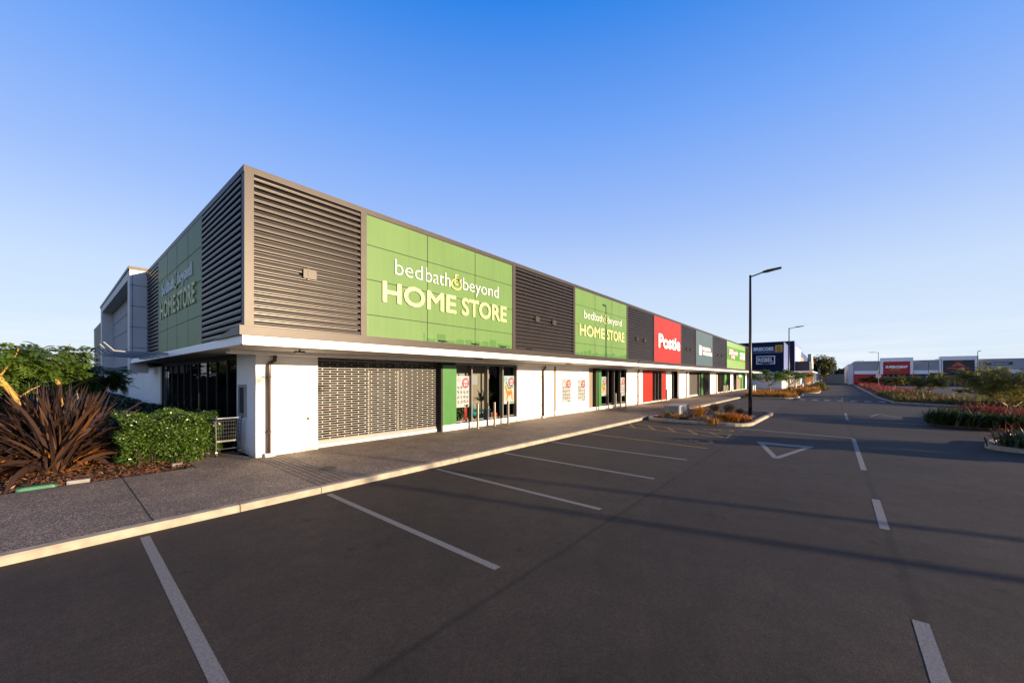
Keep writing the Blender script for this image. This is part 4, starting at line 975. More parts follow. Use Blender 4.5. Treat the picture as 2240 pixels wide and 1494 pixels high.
for s_ in (-1, 1):
    for b in (.06, .82):
        x, y, z = tl(.265 * s_, b, .055); q = MB(); q.tube([(x - .015, y, z), (x + .015, y, z)], .055, 14); w_ = q.build('wheel', M['rubber'], t)
        q = MB(); q.box(x - .022, x + .022, y - .02, y + .02, z + .01, z + .08); q.build('fork', M['galv'], w_)

# ------------------------------------------------------------------ lamp posts
def lamp_post(x, y, h, arm, label, z=.09, r=.075):
    """arm: vector of the arm"""
    t = thing('lamp_post', label, 'lamp post', (x, y, z), 'car park lamp posts')
    q = MB(); q.tube([(x, y, z), (x, y, z + h * .35), (x, y, z + h)], [r, r * .8, r * .55], 12); q.build('pole', M['black'], t, smooth=True)
    q = MB(); q.cyl(x, y, z, z + .03, r * 2.0, 12); q.box(x - r * 1.05, x + r * .2, y - r * .5, y + r * .5, z + .5, z + .85); q.build('base_plate', M['black'], t)
    a = Vector(arm); d = a.normalized(); s_ = d.cross(Vector((0, 0, 1))).normalized(); p = Vector((x, y, z + h))
    q = MB(); q.tube([p - Vector((0, 0, .1)), p + a * .45], .035, 8); q.build('arm', M['black'], t)
    hd = MB(); u_ = s_.cross(d)
    v = []
    for e, w_, th in ((p + a * .40, .06, .04), (p + a * .55, .15, .05), (p + a, .14, .025)): v += [e + s_ * w_ + u_ * th, e - s_ * w_ + u_ * th, e - s_ * w_ - u_ * th, e + s_ * w_ - u_ * th]
    hd.add(v, [(3, 2, 1, 0), (8, 9, 10, 11)] + [(4 * i + j, 4 * i + (j + 1) % 4, 4 * i + 4 + (j + 1) % 4, 4 * i + 4 + j) for i in range(2) for j in range(4)])
    ho = hd.build('lamp_head', M['black'], t)
    q = MB(); e0, e1 = p + a * .6 - u_ * .062, p + a * .95 - u_ * .045; q.quad(e0 + s_ * .1, e0 - s_ * .1, e1 - s_ * .1, e1 + s_ * .1); q.build('lens', M['lens'], ho)
    return t
lamp_post(24.46, 3.39, 7.68, (0, -1.4, .16), 'tall black lamp post in the planting island with the concrete block', r=.095)
x, y = D(1726, 46); lamp_post(x, y, 8.0, (.15, -1.4, .14), 'black lamp post among the bronze groundcover before the navy building', r=.085)
for u, dp, h, arm, lb in ((1921.5, 88, 7.9, (0, 1.7, .06), 'tall black lamp post with round speed sign before the red shop front'), (1889, 112, 7.0, (0, 1.7, .06), 'distant black lamp post at the left end of the far building'),
                      (2031.5, 92, 6.0, (0, 1.0, .05), 'low dark lamp post before the grey wall between the two far shops'), (2059.5, 86, 6.2, (0, 1.0, .03), 'dark lamp post at the left edge of the charcoal far sign'),
                      (2138.5, 82, 7.7, (-.9, -.2, .1), 'dark lamp post at the right edge of the charcoal far sign'), (2052, 100, 4.6, (0, .5, .02), 'thin low lamp post behind the far car park'), (1805, 150, 9, (0, .6, .03), 'thin dark lamp post before the far round tree')):
    x, y = D(u, dp); lamp_post(x, y, h, arm, lb, z=0, r=.08)
# lamp posts to the right of the picture whose shadows reach into it
for x, y, h in ((16.0, -30.0, 7.4), (13.9, -28.0, 7.4)):
    lamp_post(x, y, h, (0, 1.4, .16), 'black lamp post standing outside the frame whose shadow crosses the asphalt', z=0, r=.12)
for u, dp, zc, lb in ((1921.5, 87.8, 2.5, 'round white speed sign on the tall lamp post before the red shop'), (1889, 111.6, 2.6, 'small round white sign on the distant lamp post')):
    x, y = D(u, dp); t = thing('road_sign', lb, 'road sign', (x - .1, y, 0))
    q = MB(); q.tube([(x - .10, y, zc), (x - .13, y, zc)], .52, 20); q.build('disc', M['whitel'], t)
    q = MB(); q.tube([(x - .131, y, zc), (x - .135, y, zc)], .50, 20); q.tube([(x - .1355, y, zc), (x - .14, y, zc)], .40, 20, 1); q.build('rim', [M['redl'], M['whitel']], t)
    q = MB(); q.text('30', (x - .141, y, 0), *LX_, -.24, .24, zc - .17, zc + .17, .004, bold=.03); q.build('number', M['black'], t)
    q = MB(); q.cyl(x - .08, y, 0, zc, .03, 8); q.build('post', M['galv'], t)

# ------------------------------------------------------------------ concrete block in the first island
t = thing('concrete_block', 'weathered pale concrete block with metal lid in the planting island', 'block', (23.8, 7.0, .09))
ang = R(2); q = MB(); q.box(22.75, 24.9, 6.62, 7.42, .06, .54); q.build('body', M['concrete'], t)
q = MB(); q.box(22.71, 24.94, 6.58, 7.46, .543, .58); q.build('lid', M['galv'], t)
for x in (22.80, 24.7): q = MB(); q.box(x, x + .1, 6.60, 6.618, .1, .53); q.build('bracket', M['concrete'], t)

# ------------------------------------------------------------------ planting
def tuft(x, y, z, r, h, n, leaf, label, group, name='grass_tuft', w=.008, lean=(.05, .9), seg=4):
    az = rg.uniform(0, 6.28, n); base = np.stack([x + rg.normal(0, r * .16, n), y + rg.normal(0, r * .16, n), np.full(n, z - .01)], 1)
    V, Q = blades(rg, base, az, rg.uniform(.6, 1.1, n) * h, rg.uniform(*lean, n), rg.uniform(.3, 1.3, n), rg.uniform(.7, 1.3, n) * w, seg)
    return tag(leafmesh(name, V, Q, leaf, None, (x, y, z)), label, 'plant', group)
gp = 'ornamental grasses in the planting island'
SZ = .09
for u, v, h, n, lf, lb in ((1585, 921, .62, 420, 'bronzegrass', 'wide rust orange grass in the middle of the near kerb'), (1605, 922, .72, 480, 'rust', 'brightest orange grass mound just left of the lamp post foot'),
      (1630, 922, .55, 260, 'rust', 'small orange grass right of the brightest mound'), (1572, 915, .6, 300, 'straw', 'straw coloured grass behind the orange mounds'), (1560, 926, .45, 260, 'bronzegrass', 'low bronze grass at the near kerb'),
      (1540, 922, .40, 200, 'browngrass', 'dull low grass near the island kerb'), (1563, 897, .75, 320, 'straw', 'pale straw tuft standing behind, left of two'), (1595, 899, .80, 380, 'straw', 'pale straw tuft standing behind, right of two'),
      (1618, 905, .55, 240, 'browngrass', 'dark brown tuft against the lamp post'), (1527, 910, 1.0, 300, 'bronzegrass', 'tall thin bronze grass beside the concrete block'), (1515, 914, .6, 200, 'browngrass', 'upright brown grass at the front of the concrete block'),
      (1480, 914, .35, 200, 'bronzegrass', 'small orange grass at the narrow end of the island'), (1494, 917, .35, 220, 'browngrass', 'low brown grass below the block'), (1445, 912, .22, 160, 'rust', 'flat reddish grass in the island tip'),
      (1462, 909, .42, 170, 'olivegrass', 'yellow green flowering plant at the block corner'), (1535, 905, .4, 180, 'browngrass', 'sparse brown grass in the island middle'), (1640, 924, .3, 120, 'browngrass', 'low dark grass at the lamp post foot')):
    x, y = G(u, v, .09); tuft(x, y, SZ, .7, h * .74, int(n * .7), LEAF[lf], lb, gp, w=.011)
def mound(poly, z, h, n, leaf, name, label, bl=.3, w=.012, kind='stuff', cx=0, seed=0, zero=None):
    """ground cover: many short leaves over an uneven surface"""
    r_ = np.random.default_rng(seed); xs = [p[0] for p in poly]; ys = [p[1] for p in poly]; C = []
    while len(C) < n:
        x, y = r_.uniform(min(xs), max(xs)), r_.uniform(min(ys), max(ys))
        if inpoly(poly, x, y): C.append((x, y))
    C = np.array(C); bump = .55 + .45 * np.sin(C[:, 0] * 1.9 + seed) * np.sin(C[:, 1] * 2.3 + 1 + seed)
    base = np.column_stack([C, z + r_.uniform(0, .6, n) * h * bump])
    V, Q = blades(r_, base, r_.uniform(0, 6.28, n), bl * r_.uniform(.6, 1.2, n) * (.5 + .7 * bump), r_.uniform(.0, .9, n), r_.uniform(.2, 1.0, n), w * r_.uniform(.7, 1.3, n), 3)
    return tag(leafmesh(name, V, Q, leaf), label, 'plants', kind=kind)
mound(in2, .09, .55, 9000, LEAF['bronzegrass'], 'groundcover', 'bronze orange groundcover filling the second island', .42, .016, seed=1)
mound([p for p in in2 if True], .09, .35, 2500, LEAF['browngrass'], 'groundcover', 'dark brown leaves low among the bronze groundcover of the second island', .35, .016, seed=2)
mound(in3, .09, .6, 7000, LEAF['bronzegrass'], 'groundcover', 'bronze orange groundcover filling the far island before the navy building', .45, .022, seed=3)
mound([(46.0, -4.6), (44.2, -7.4), (43, -13.5), (46, -13.5), (50, -8.0), (62, -8.4), (62, -4.4)], .10, .55, 5500, LEAF['redfl'], 'flowering_groundcover', 'red flowering groundcover at the near end of the median', .40, .016, seed=4)
mound([(45.2, -4.2), (43.2, -7.4), (42, -13.5), (47, -13.5), (51, -8.0), (64, -8.4), (64, -4.2)], .10, .55, 8000, LEAF['olivegrass'], 'groundcover', 'olive yellow leaves among the red flowers of the median', .5, .02, seed=8)
mound([(43.6, -6.5), (42.2, -8.3), (41.7, -13.6), (43, -13.6), (44.4, -6.6)], .10, .3, 2500, LEAF['strap'], 'groundcover', 'dark strap leaves along the front kerb of the median', .45, .02, seed=5)
mound([(62, -4.5), (148, -5.5), (148, -8.0), (62, -8.2)], .10, .5, 8000, LEAF['redfl'], 'flowering_groundcover', 'red flowering groundcover running along the distant median', .5, .035, seed=6)
for k, (u, v, h, lb) in enumerate(((2065, 929, .7, 'dark strap leaved clump at the rounded left end of the right island'), (2085, 931, .65, 'dark strap leaved clump second from the rounded left end of the right island'), (2108, 933, .62, 'dark clump under the red flower spikes, left of three'), (2135, 935, .62, 'dark clump under the red flower spikes, middle of three'), (2165, 937, .60, 'dark clump under the red flower spikes, nearest the olive trunk'), (2215, 940, .6, 'dark clump right of the olive tree trunk'), (2236, 942, .55, 'dark clump at the picture edge right of the olive tree'), (2070, 926, .7, 'dark strap clump behind the island tip'))):
    x, y = G(u, v, .09); tuft(x + .5, y - .05, SZ, 1.4, h + .15, 320, LEAF['strap'], lb, 'strap leaved clumps in the right island', 'strap_plant', .022, (.1, 1.0))
for k, (u, v, h, lb) in enumerate(((2115, 922, .95, 'haze of red flower spikes left of the olive tree'), (2140, 923, 1.0, 'red flower spikes between two dark clumps'), (2160, 925, 1.1, 'tallest red flower spikes near the olive trunk'), (2185, 926, .9, 'red flower spikes before the olive trunk'), (2215, 926, .8, 'red flower spikes right of the olive trunk'), (2235, 927, .85, 'red flower spikes at the picture edge by the olive tree'))):
    x, y = G(u, v, .09); tuft(x, y, SZ, 1.7, h, 190, LEAF['redfl'], lb, 'red flower spikes in the right island', 'flower_spikes', .011, (.02, .5))
for u, v, lb, lf, h, w in ((2222, 977, 'dark strap clump on the nearest island tip', 'strap', .65, .02), (2240, 982, 'dark strap clump at the picture edge on the nearest island', 'strap', .65, .02), (2232, 973, 'thin red flower spikes on the nearest island tip', 'redfl', .8, .008), (2215, 975, 'few red flower spikes at the left of the nearest tip', 'redfl', .7, .006)):
    x, y = G(u, v, .09); tuft(x, y, SZ, 1.2, h, 160 if lf == 'strap' else 60, LEAF[lf], lb, 'plants on the nearest island tip', 'strap_plant' if lf == 'strap' else 'flower_spikes', w)
def shrub(x, y, z, r, h, n, size, leaf, label, group=None, name='shrub', cat='shrub'):
    C = unit(rg.normal(size=(n, 3))) * rg.uniform(.45, 1.05, (n, 1)) ** .6
    C *= np.array([r, r, h]) * (1 + .18 * np.sin(C[:, :1] * 7 + x) * np.cos(C[:, 1:2] * 6)); C[:, 2] = np.abs(C[:, 2]); C += np.array([x, y, z])
    V, Q = rleaves(rg, C, size); return tag(leafmesh(name, V, Q, leaf, None, (x, y, z)), label, cat, group)
for u, dp, r, lb in ((1775, 62, 1.1, 'round dark shrub low beside the kerb point, left of two'), (1786, 64, 1.5, 'bigger round dark shrub beside the lane kerb'), (1791, 88, 1.5, 'low wide shrub farther along the lane kerb')):
    x, y = D(u, dp); shrub(x, y, .1, r, r * .75, 900, .16, LEAF['olivegrass'], lb, 'round shrubs along the far lane kerb')

# hedge at the corner
def hedge(name, x0, x1, y0, y1, z0, z1, n, size, leaf, label, seed=1, bend=.12):
    r_ = np.random.default_rng(seed); t = thing(name, label, 'hedge', ((x0 + x1) / 2, (y0 + y1) / 2, z0))
    u = unit(r_.normal(size=(n, 3))); s = np.max(np.abs(u), 1, keepdims=True); c = u / s
    c = .72 * c + .28 * u * 1.25
    c *= r_.uniform(.86, 1.04, (n, 1))
    wob = 1 + bend * (np.sin(c[:, 0] * 4 + 1) * np.sin(c[:, 1] * 5) + .5 * np.sin(c[:, 2] * 7 + c[:, 0] * 6))
    c *= wob[:, None]
    C = np.array([(x0 + x1) / 2, (y0 + y1) / 2, (z0 + z1) / 2]) + c * np.array([(x1 - x0) / 2, (y1 - y0) / 2, (z1 - z0) / 2])
    C[:, 2] = np.maximum(C[:, 2], z0 + .01)
    V, Q = rleaves(r_, C, size, .6, .5); leafmesh('foliage', V, Q, leaf, t)
    q = MB(); m = .30; q.slab([(x0 + m, y0 + m * 1.2), (x1 - m, y0 + m * 1.2), (x1 - m, y1 - m), (x0 + m, y1 - m)], z0, z1 - .32)
    for k in range(60):
        a = r_.uniform(x0 + .2, x1 - .2), r_.uniform(y0 + .1, y0 + .5); q.tube([(a[0], a[1], z0), (a[0] + r_.uniform(-.15, .15), a[1] - .1, z0 + r_.uniform(.2, .45))], [.008, .004], 4)
    q.build('stems', M['soil'], t)
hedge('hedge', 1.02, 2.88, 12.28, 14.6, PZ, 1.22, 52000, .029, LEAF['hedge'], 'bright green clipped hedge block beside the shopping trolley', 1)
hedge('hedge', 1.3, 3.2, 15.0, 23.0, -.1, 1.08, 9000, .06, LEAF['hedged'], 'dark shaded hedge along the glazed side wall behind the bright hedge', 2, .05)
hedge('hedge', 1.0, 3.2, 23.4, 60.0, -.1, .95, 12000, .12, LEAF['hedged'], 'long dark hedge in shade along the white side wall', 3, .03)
# bed soil and bark mulch
mb = MB(); mb.slab([(-40, 11.40), (2.15, 11.32), (2.15, 12.96), (3.28, 13.04), (3.36, 61), (-40, 61)], -.1, .085); structure(mb, 'garden_bed', M['soil'])
n = 7000; r_ = np.random.default_rng(9); C = np.column_stack([r_.uniform(-3.5, 2.1, n), 11.5 + r_.uniform(0, 1, n) ** 1.6 * 3.2, np.full(n, .09) + r_.uniform(0, .05, n)])
C[:, 2] += .07 * np.clip((C[:, 1] - 11.5) / .8, 0, 1)
A = unit(np.column_stack([r_.normal(size=(n, 2)), r_.normal(0, .35, n)])); Bv = unit(np.cross(A, np.column_stack([r_.normal(0, .5, (n, 2)), np.ones(n)])))
V, Q = diamonds(C, A * r_.uniform(.02, .06, (n, 1)), Bv * r_.uniform(.007, .02, (n, 1)))
tag(leafmesh('bark_mulch', V, Q, LEAF['chip']), 'reddish bark mulch over the garden bed by the footpath', 'mulch', kind='stuff')
mb = MB(); mb.box(2.0, 2.16, 11.4, 12.9, PZ - .06, PZ + .0); mb.box(-9, 2.16, 11.30, 11.36, -.02, PZ - .03); structure(mb, 'bed_edging', M['joint'])
t = thing('valve_box', 'green plastic valve box sunk in the bark at the footpath edge', 'valve box', (-.18, 11.6, .1))
q = MB(); q.slab(rounded([(-.42, 11.42), (.08, 11.40), (.10, 11.66), (-.42, 11.68)], .06, 4), .06, .15); q.build('rim', M['valve'], t)
q = MB(); q.slab(rounded([(-.37, 11.46), (.04, 11.44), (.06, 11.62), (-.37, 11.64)], .05, 4), .151, .158); q.build('lid', M['valve'], t)
q = MB(); q.slab([(.20, 11.50), (.50, 11.47), (.52, 11.60), (.22, 11.63)], .07, .16); tag(q.build('paving_stone', M['concrete']), 'small pale stone beside the green valve box', 'stone')
q = MB(); q.slab(rounded([(1.80, 11.82), (2.0, 11.80), (2.02, 11.95), (1.82, 11.97)], .05, 4), .08, .17); tag(q.build('paving_stone', M['concrete']), 'small rounded stone in the bark below the bright hedge', 'stone')

# flax bushes: long bronze sword leaves
def flax(x, y, z, n, L_, label, seed, w=.034):
    r_ = np.random.default_rng(seed); t = thing('flax_bush', label, 'flax bush', (x, y, z))
    parts = []
    for k in range(9):                        # fans growing from several crowns
        cx, cy = x + r_.normal(0, .35), y + r_.normal(0, .30); m = n // 9
        az = r_.uniform(0, 6.28, m); lean = np.clip(np.abs(r_.normal(.1, .72, m)), 0, 1.5)
        base = np.column_stack([cx + r_.normal(0, .08, m), cy + r_.normal(0, .08, m), np.full(m, z)])
        parts.append(blades(r_, base, az, L_ * r_.uniform(.55, 1.05, m), lean, r_.uniform(.05, 1.5, m) ** 1.3 * (.35 + lean), w * r_.uniform(.5, 1.35, m), 8, .9))
    V, Q = joinq(parts); leafmesh('leaves', V, Q, LEAF['flax'], t)
    m = 160; az = r_.uniform(0, 6.28, m); base = np.column_stack([x + r_.normal(0, .5, m), y + r_.normal(0, .4, m), np.full(m, z)])
    V, Q = blades(r_, base, az, L_ * r_.uniform(.3, .6, m), r_.uniform(.6, 1.4, m), r_.uniform(.5, 1.5, m), np.full(m, w * .7), 6, .5); leafmesh('dead_leaves', V, Q, LEAF['rust'], t)
flax(.05, 13.7, .1, 900, 2.0, 'large bronze flax bush with sword leaves at the left garden bed', 4, .036)
flax(-2.2, 13.2, .1, 360, 1.7, 'bronze flax bush cut by the left picture edge', 5, .034)

# ------------------------------------------------------------------ trees
def limbs(r_, base, segs, m):
    q = MB()
    for path, r0, r1 in segs:
        k = len(path); q.tube([tuple(np.array(base) + np.array(p)) for p in path], list(np.linspace(r0, r1, k)), 8)
    return q
def fronds(r_, C, n, L_, leaf, spread, pairs=7, droop=.7, up=.25):
    """feathery leaves: a bent midrib carrying pairs of leaflets"""
    out = []; k = len(C); per = max(1, n // k)
    for c in C:
        c = np.array(c[:3]); 
        for i in range(per):
            d = unit(r_.normal(size=3) * np.array([1, 1, .55]) + np.array([0, 0, up])); s = c + unit(r_.normal(size=3)) * r_.uniform(0, 1) ** .5 * spread * np.array([1, 1, .5])
            t = np.linspace(.1, 1, pairs); P = s + d * (t * L_)[:, None]; P[:, 2] -= droop * L_ * t ** 2 * .6
            T = unit(np.gradient(P, axis=0)); S = unit(np.cross(T, np.array([0, 0, 1.]) + r_.normal(0, .15, 3)))
            ll = leaf * (1 - .45 * np.abs(t - .45))
            for sg in (-1, 1):
                A = unit(S * sg * .9 + T * .45 + np.array([0, 0, -.25])); Bv = unit(np.cross(A, T))
                Bv = unit(np.cross(Bv, A))
                out.append(diamonds(P + A * ll[:, None] * .5, A * ll[:, None] * .5, Bv * ll[:, None] * .22))
    return joinq(out)
def feather_tree(x, y, z, segs, tips, label, seed, n=420, L_=.36, leaf=.135, spread=.35, lm='kowhai', bark='barky', group=None, pairs=7, name='feathery_tree'):
    r_ = np.random.default_rng(seed); t = thing(name, label, 'tree', (x, y, z), group)
    limbs(r_, (x, y, z), segs, None).build('trunk', M[bark], t, smooth=True)
    C = [(x + a, y + b, z + c) for a, b, c in tips]
    V, Q = fronds(r_, C, n, L_, leaf, spread, pairs); leafmesh('crown', V, Q, LEAF[lm], t)
    return t
r0 = np.random.default_rng(2)
def tipcloud(r_, c, s, n):
    u = unit(r_.normal(size=(n, 3))) * r_.uniform(.25, 1, (n, 1)) ** .5
    return [tuple(np.array(c) + q * np.array(s)) for q in u]
feather_tree(-.15, 17.3, .1, [([(0, 0, 0), (-.05, 0, .6), (-.35, 0, 1.3), (-.75, 0.05, 2.1), (-1.0, .1, 2.7)], .095, .05), ([(-.62, 0, 1.85), (-.95, -.1, 2.0), (-1.3, -.2, 2.0)], .035, .015), ([(-.45, 0, 1.5), (-.2, .05, 1.75), (-.05, .1, 1.85)], .02, .01), ([(-.75, .05, 2.1), (-.5, .1, 2.6), (-.42, .1, 2.9)], .03, .012), ([(-.75, .05, 2.1), (-1.3, 0, 2.2), (-1.9, 0, 2.25)], .03, .015)],
    tipcloud(r0, (-1.35, .1, 2.55), (.95, .9, .45), 34) + tipcloud(r0, (-.25, .3, 2.45), (.5, .5, .4), 16), 'leaning feathery tree with mossy yellow trunk, farthest left behind the flax', 11, n=480, group='feathery trees behind the flax')
feather_tree(.10, 18.4, .1, [([(0, 0, 0), (-.03, 0, .7), (.12, 0, 1.3), (.06, .0, 1.9), (-.10, 0, 2.25), (-.18, 0, 2.55)], .08, .045), ([(-.18, 0, 2.55), (-.42, -.1, 2.68), (-.6, -.1, 2.9)], .03, .012), ([(-.18, 0, 2.55), (.12, .05, 2.85), (.3, .1, 3.15)], .035, .012), ([(.1, 0, 1.5), (.5, .1, 1.9), (.9, .1, 2.1)], .03, .012)],
    tipcloud(r0, (-.12, .1, 2.72), (.85, .8, .42), 40) + tipcloud(r0, (.45, .5, 2.25), (.5, .4, .25), 10) + tipcloud(r0, (-.75, .5, 2.35), (.5, .5, .5), 22), 'feathery tree with forked trunk rising behind the middle of the flax', 12, n=680, group='feathery trees behind the flax')
feather_tree(.55, 21.6, .1, [([(0, 0, 0), (.05, 0, 1.0), (.2, 0, 1.9), (.3, 0, 2.5)], .07, .03), ([(.2, 0, 1.9), (.7, 0, 2.3)], .03, .01)],
    tipcloud(r0, (.45, .1, 2.1), (.9, .8, .45), 40), 'feathery tree close to the end of the building side wall', 13, n=650, group='feathery trees behind the flax')
# shaded boundary behind the garden
t = thing('boundary_fence', 'dark timber fence across the back of the shaded garden', 'fence', (-20, 47, 0))
q = MB()
for k in range(110): x = -60 + k * .56; q.box(x, x + .53, 47, 47.04, 0, 2.0 + .02 * (k % 3))
q.build('board', M['fence'], t)
q = MB(); q.box(-60, 1.6, 47.05, 47.12, .5, .6); q.box(-60, 1.6, 47.05, 47.12, 1.6, 1.7); q.build('rail', M['fence'], t)
hedge('hedge', -14, -.6, 26.5, 28.5, 0, 2.0, 9000, .12, LEAF['hedged'], 'tall dark hedge behind the feathery trees', 4, .06)
hedge('hedge', -50, -15, 24, 27, 0, 2.4, 6000, .2, LEAF['hedged'], 'dark overgrown hedge far to the left', 6, .08)
def leafy_tree(name, x, y, z, h, r, n, size, leaf, label, seed, trunk_h=.3, group=None, shape=1.0, bark='bark', clumps=26, thin=.55):
    """trunk with limbs, crown of many leaf clumps"""
    r_ = np.random.default_rng(seed); t = thing(name, label, 'tree', (x, y, z), group)
    cz = z + h * (trunk_h + (1 - trunk_h) * .5); rz_ = h * (1 - trunk_h) * .5
    cl = []
    for k in range(clumps):
        u = unit(r_.normal(size=3)) * r_.uniform(.35, .85); cl.append((np.array([x, y, cz]) + u * np.array([r, r, rz_]), r_.uniform(.30, .48) * min(r, rz_ * 1.2) * shape))
    q = MB(); tr = max(.06, h * .022)
    q.tube([(x, y, z), (x + r_.normal(0, .05) * h * .3, y, z + h * trunk_h), (x + r_.normal(0, .1), y, cz)], [tr * 1.3, tr, tr * .4], 8)
    for c, cr in cl[:10]: q.tube([(x, y, z + h * trunk_h * r_.uniform(.8, 1.2)), tuple((np.array([x, y, z + h * trunk_h]) + c) / 2 + r_.normal(0, .05, 3) * r), tuple(c)], [tr * .5, tr * .3, tr * .1], 6)
    q.build('trunk', M[bark], t, smooth=True)
    P = []
    per = n // clumps
    for c, cr in cl:
        u = unit(r_.normal(size=(per, 3))) * r_.uniform(.15, 1, (per, 1)) ** thin; P.append(c + u * cr * np.array([1.15, 1.15, .8]))
    V, Q = rleaves(r_, np.concatenate(P), size); leafmesh('crown', V, Q, leaf, t)
    return t
for k, (x, y, h, r) in enumerate(((-3.0, 58, 4.3, 2.6), (-8, 60, 5.0, 3.0), (-14, 57, 5.2, 3.2), (-20, 61, 5.6, 3.4), (-27, 58, 5.6, 3.4))):
    leafy_tree('dark_tree', x, y, 0, h, r, 1500, .3, LEAF['fardark'], 'shaded tree beyond the dark timber fence', 80 + k, .2, 'trees beyond the timber fence', clumps=18)
# two small trees on the second island
for u, dp, h, r, lb, sd_ in ((1684, 42.5, 2.75, 2.0, 'small spreading green tree left of the second lamp post', 21), (1731, 52, 3.0, 2.2, 'small green tree just behind the second lamp post', 22)):
    x, y = D(u, dp); x0, y0 = 0, 0
    rr_ = np.random.default_rng(sd_); tips = []
    segs = [([(0, 0, 0), (.03, 0, .7), (0, .05, 1.15)], .08, .06)]
    for k in range(7):
        a = k / 7 * 6.28 + rr_.uniform(-.3, .3); e = np.array([math.cos(a) * r * rr_.uniform(.6, 1), math.sin(a) * r * rr_.uniform(.6, 1), h * rr_.uniform(.74, 1.0)])
        segs.append(([(0, .05, 1.15), tuple(e * np.array([.45, .45, .72])), tuple(e)], .04, .012)); tips += tipcloud(rr_, e, (.45, .45, .16), 7) + tipcloud(rr_, e * np.array([.6, .6, .92]), (.4, .4, .14), 3)
    feather_tree(x, y, .09, segs, tips, lb, sd_, n=800, L_=.34, leaf=.16, spread=.22, lm='island', bark='bark', group='small trees on the second island', pairs=5, name='small_tree')
# olive coloured trees along the right islands
def right_tree(u, dp, h, r, lb, seed, n, leaf, grp='feathery trees on the right islands', low=.45):
    x, y = D(u, dp); rr_ = np.random.default_rng(seed); tips = []; segs = [([(0, 0, 0), (.03 * h, 0, .16 * h), (.0, 0, .30 * h)], .03 * h, .022 * h)]
    for k in range(9):
        a = k / 9 * 6.28 + rr_.uniform(-.3, .3); f_ = rr_.uniform(.45, 1); e = np.array([math.cos(a) * r * f_, math.sin(a) * r * f_, h * (1.0 - low * f_ * rr_.uniform(.35, 1.1))])
        segs.append(([(0, 0, .28 * h), tuple(e * np.array([.4, .4, .6])), tuple(e)], .014 * h, .004 * h)); tips += tipcloud(rr_, e, (r * .30, r * .30, h * .12), 8) + tipcloud(rr_, e * np.array([.55, .55, .85]), (r * .28, r * .28, h * .13), 5)
    return feather_tree(x, y, .09, segs, tips, lb, seed, n=n, L_=h * .12, leaf=leaf, spread=r * .16, lm='olive', bark='bark', group=grp, pairs=6, name='olive_tree')
right_tree(2200, 18.2, 2.9, 1.8, 'largest olive leaved tree with several stems at the right edge', 31, 2600, .10, low=.58)
right_tree(2032, 40, 2.7, 1.75, 'olive tree on the red flower bed before the charcoal shop', 32, 800, .2, low=.55)
right_tree(1958, 74, 2.5, 2.0, 'olive tree on the median before the red shop doors', 33, 560, .3, low=.55)
right_tree(1905, 104, 2.4, 1.9, 'wide low olive tree at the far end of the median', 34, 420, .36); right_tree(1884, 112, 2.1, 1.5, 'smallest far olive tree at the end of the median', 35, 300, .36)
right_tree(2228, 36, 3.2, 1.9, 'olive tree rising behind the largest one at the picture edge', 36, 600, .2, low=.55); right_tree(2160, 33, 2.2, 1.5, 'lower olive tree behind the largest one, left of it', 37, 500, .18, low=.55)
# trees to the right of the picture: they throw the long shadows on the asphalt
for k, (x, y, h, r) in enumerate(((19.6, -12.8, 2.3, 1.6), (17.0, -24.0, 2.7, 1.8), (13.8, -30, 2.9, 1.6), (24.0, -27, 2.8, 2.0), (34, -24, 2.7, 2.2), (52, -26, 2.9, 2.4))):
    leafy_tree('car_park_tree', x, y, 0, h, r, 1500, .2, LEAF['olive'], 'small car park tree outside the frame that shades the asphalt', 50 + k, .35, 'car park trees outside the frame', clumps=14)
# far trees
x, y = D(1796, 150); leafy_tree('broad_tree', x, y, 0, 10.9, 4.2, 7000, .34, LEAF['far'], 'big round sunlit tree at the end of the lane', 61, .12, clumps=40)
x, y = D(1820.5, 190); leafy_tree('conifer', x, y, 0, 9.6, 1.9, 1800, .4, LEAF['fardark'], 'narrow dark conifer right of the big round tree', 62, .08, clumps=22)
for u, dp, h, r, lb, s_ in ((1838, 190, 6.2, 2.6, 'low dark tree behind the far wall, left of the pair', 63), (1852, 185, 6.8, 2.8, 'low dark tree behind the far wall, touching the grey building', 64)):
    x, y = D(u, dp); leafy_tree('dark_tree', x, y, 0, h, r, 1600, .4, LEAF['fardark'], lb, s_, .4, clumps=16)

# ------------------------------------------------------------------ navy and light blue building beyond
XB = 84.0; YB1 = 6.49
t = thing('blue_shop_building', 'navy and light blue shop building beyond the long retail building', 'shop building', (XB, YB1, .1))
q = MB(); q.box(XB, 93, YB1 + .02, 34, 3.1, 8.5); q.build('navy_wall', M['navy'], t)
q = MB(); q.box(XB - .05, 93, YB1 - .02, 34.05, 8.502, 8.62); q.build('coping', M['black'], t)
q = MB(); q.box(XB + .3, 93, YB1 + .3, 34, .1, 3.098); q.build('ground_wall', M['white'], t)
q = MB(); q.box(XB - .5, 93, YB1 - .5, YB1 + .29, 3.0, 3.09); q.box(XB - .5, XB + .29, YB1 + .291, 20, 3.0, 3.09); q.build('canopy', M['whitetrim'], t)
q = MB()
for k in range(28):
    z = 3.2 + k * .188; q.quad((XB, YB1 + .015, z + .188), (93, YB1 + .015, z + .188), (93, YB1 - .05, z + .04), (XB, YB1 - .05, z + .04)); q.quad((XB, YB1 - .05, z + .04), (93, YB1 - .05, z + .04), (93, YB1 + .015, z), (XB, YB1 + .015, z))
q.build('louvre_panel', M['bluecl'], t)
q = MB(); q.box(93.01, 114, 5.45, 24, 3.4, 9.3); q.build('light_blue_wall', M['bluecl'], t)
q = MB(); q.box(92.95, 93.005, 5.45, 24, 3.4, 9.3); q.build('navy_return', M['navy'], t)
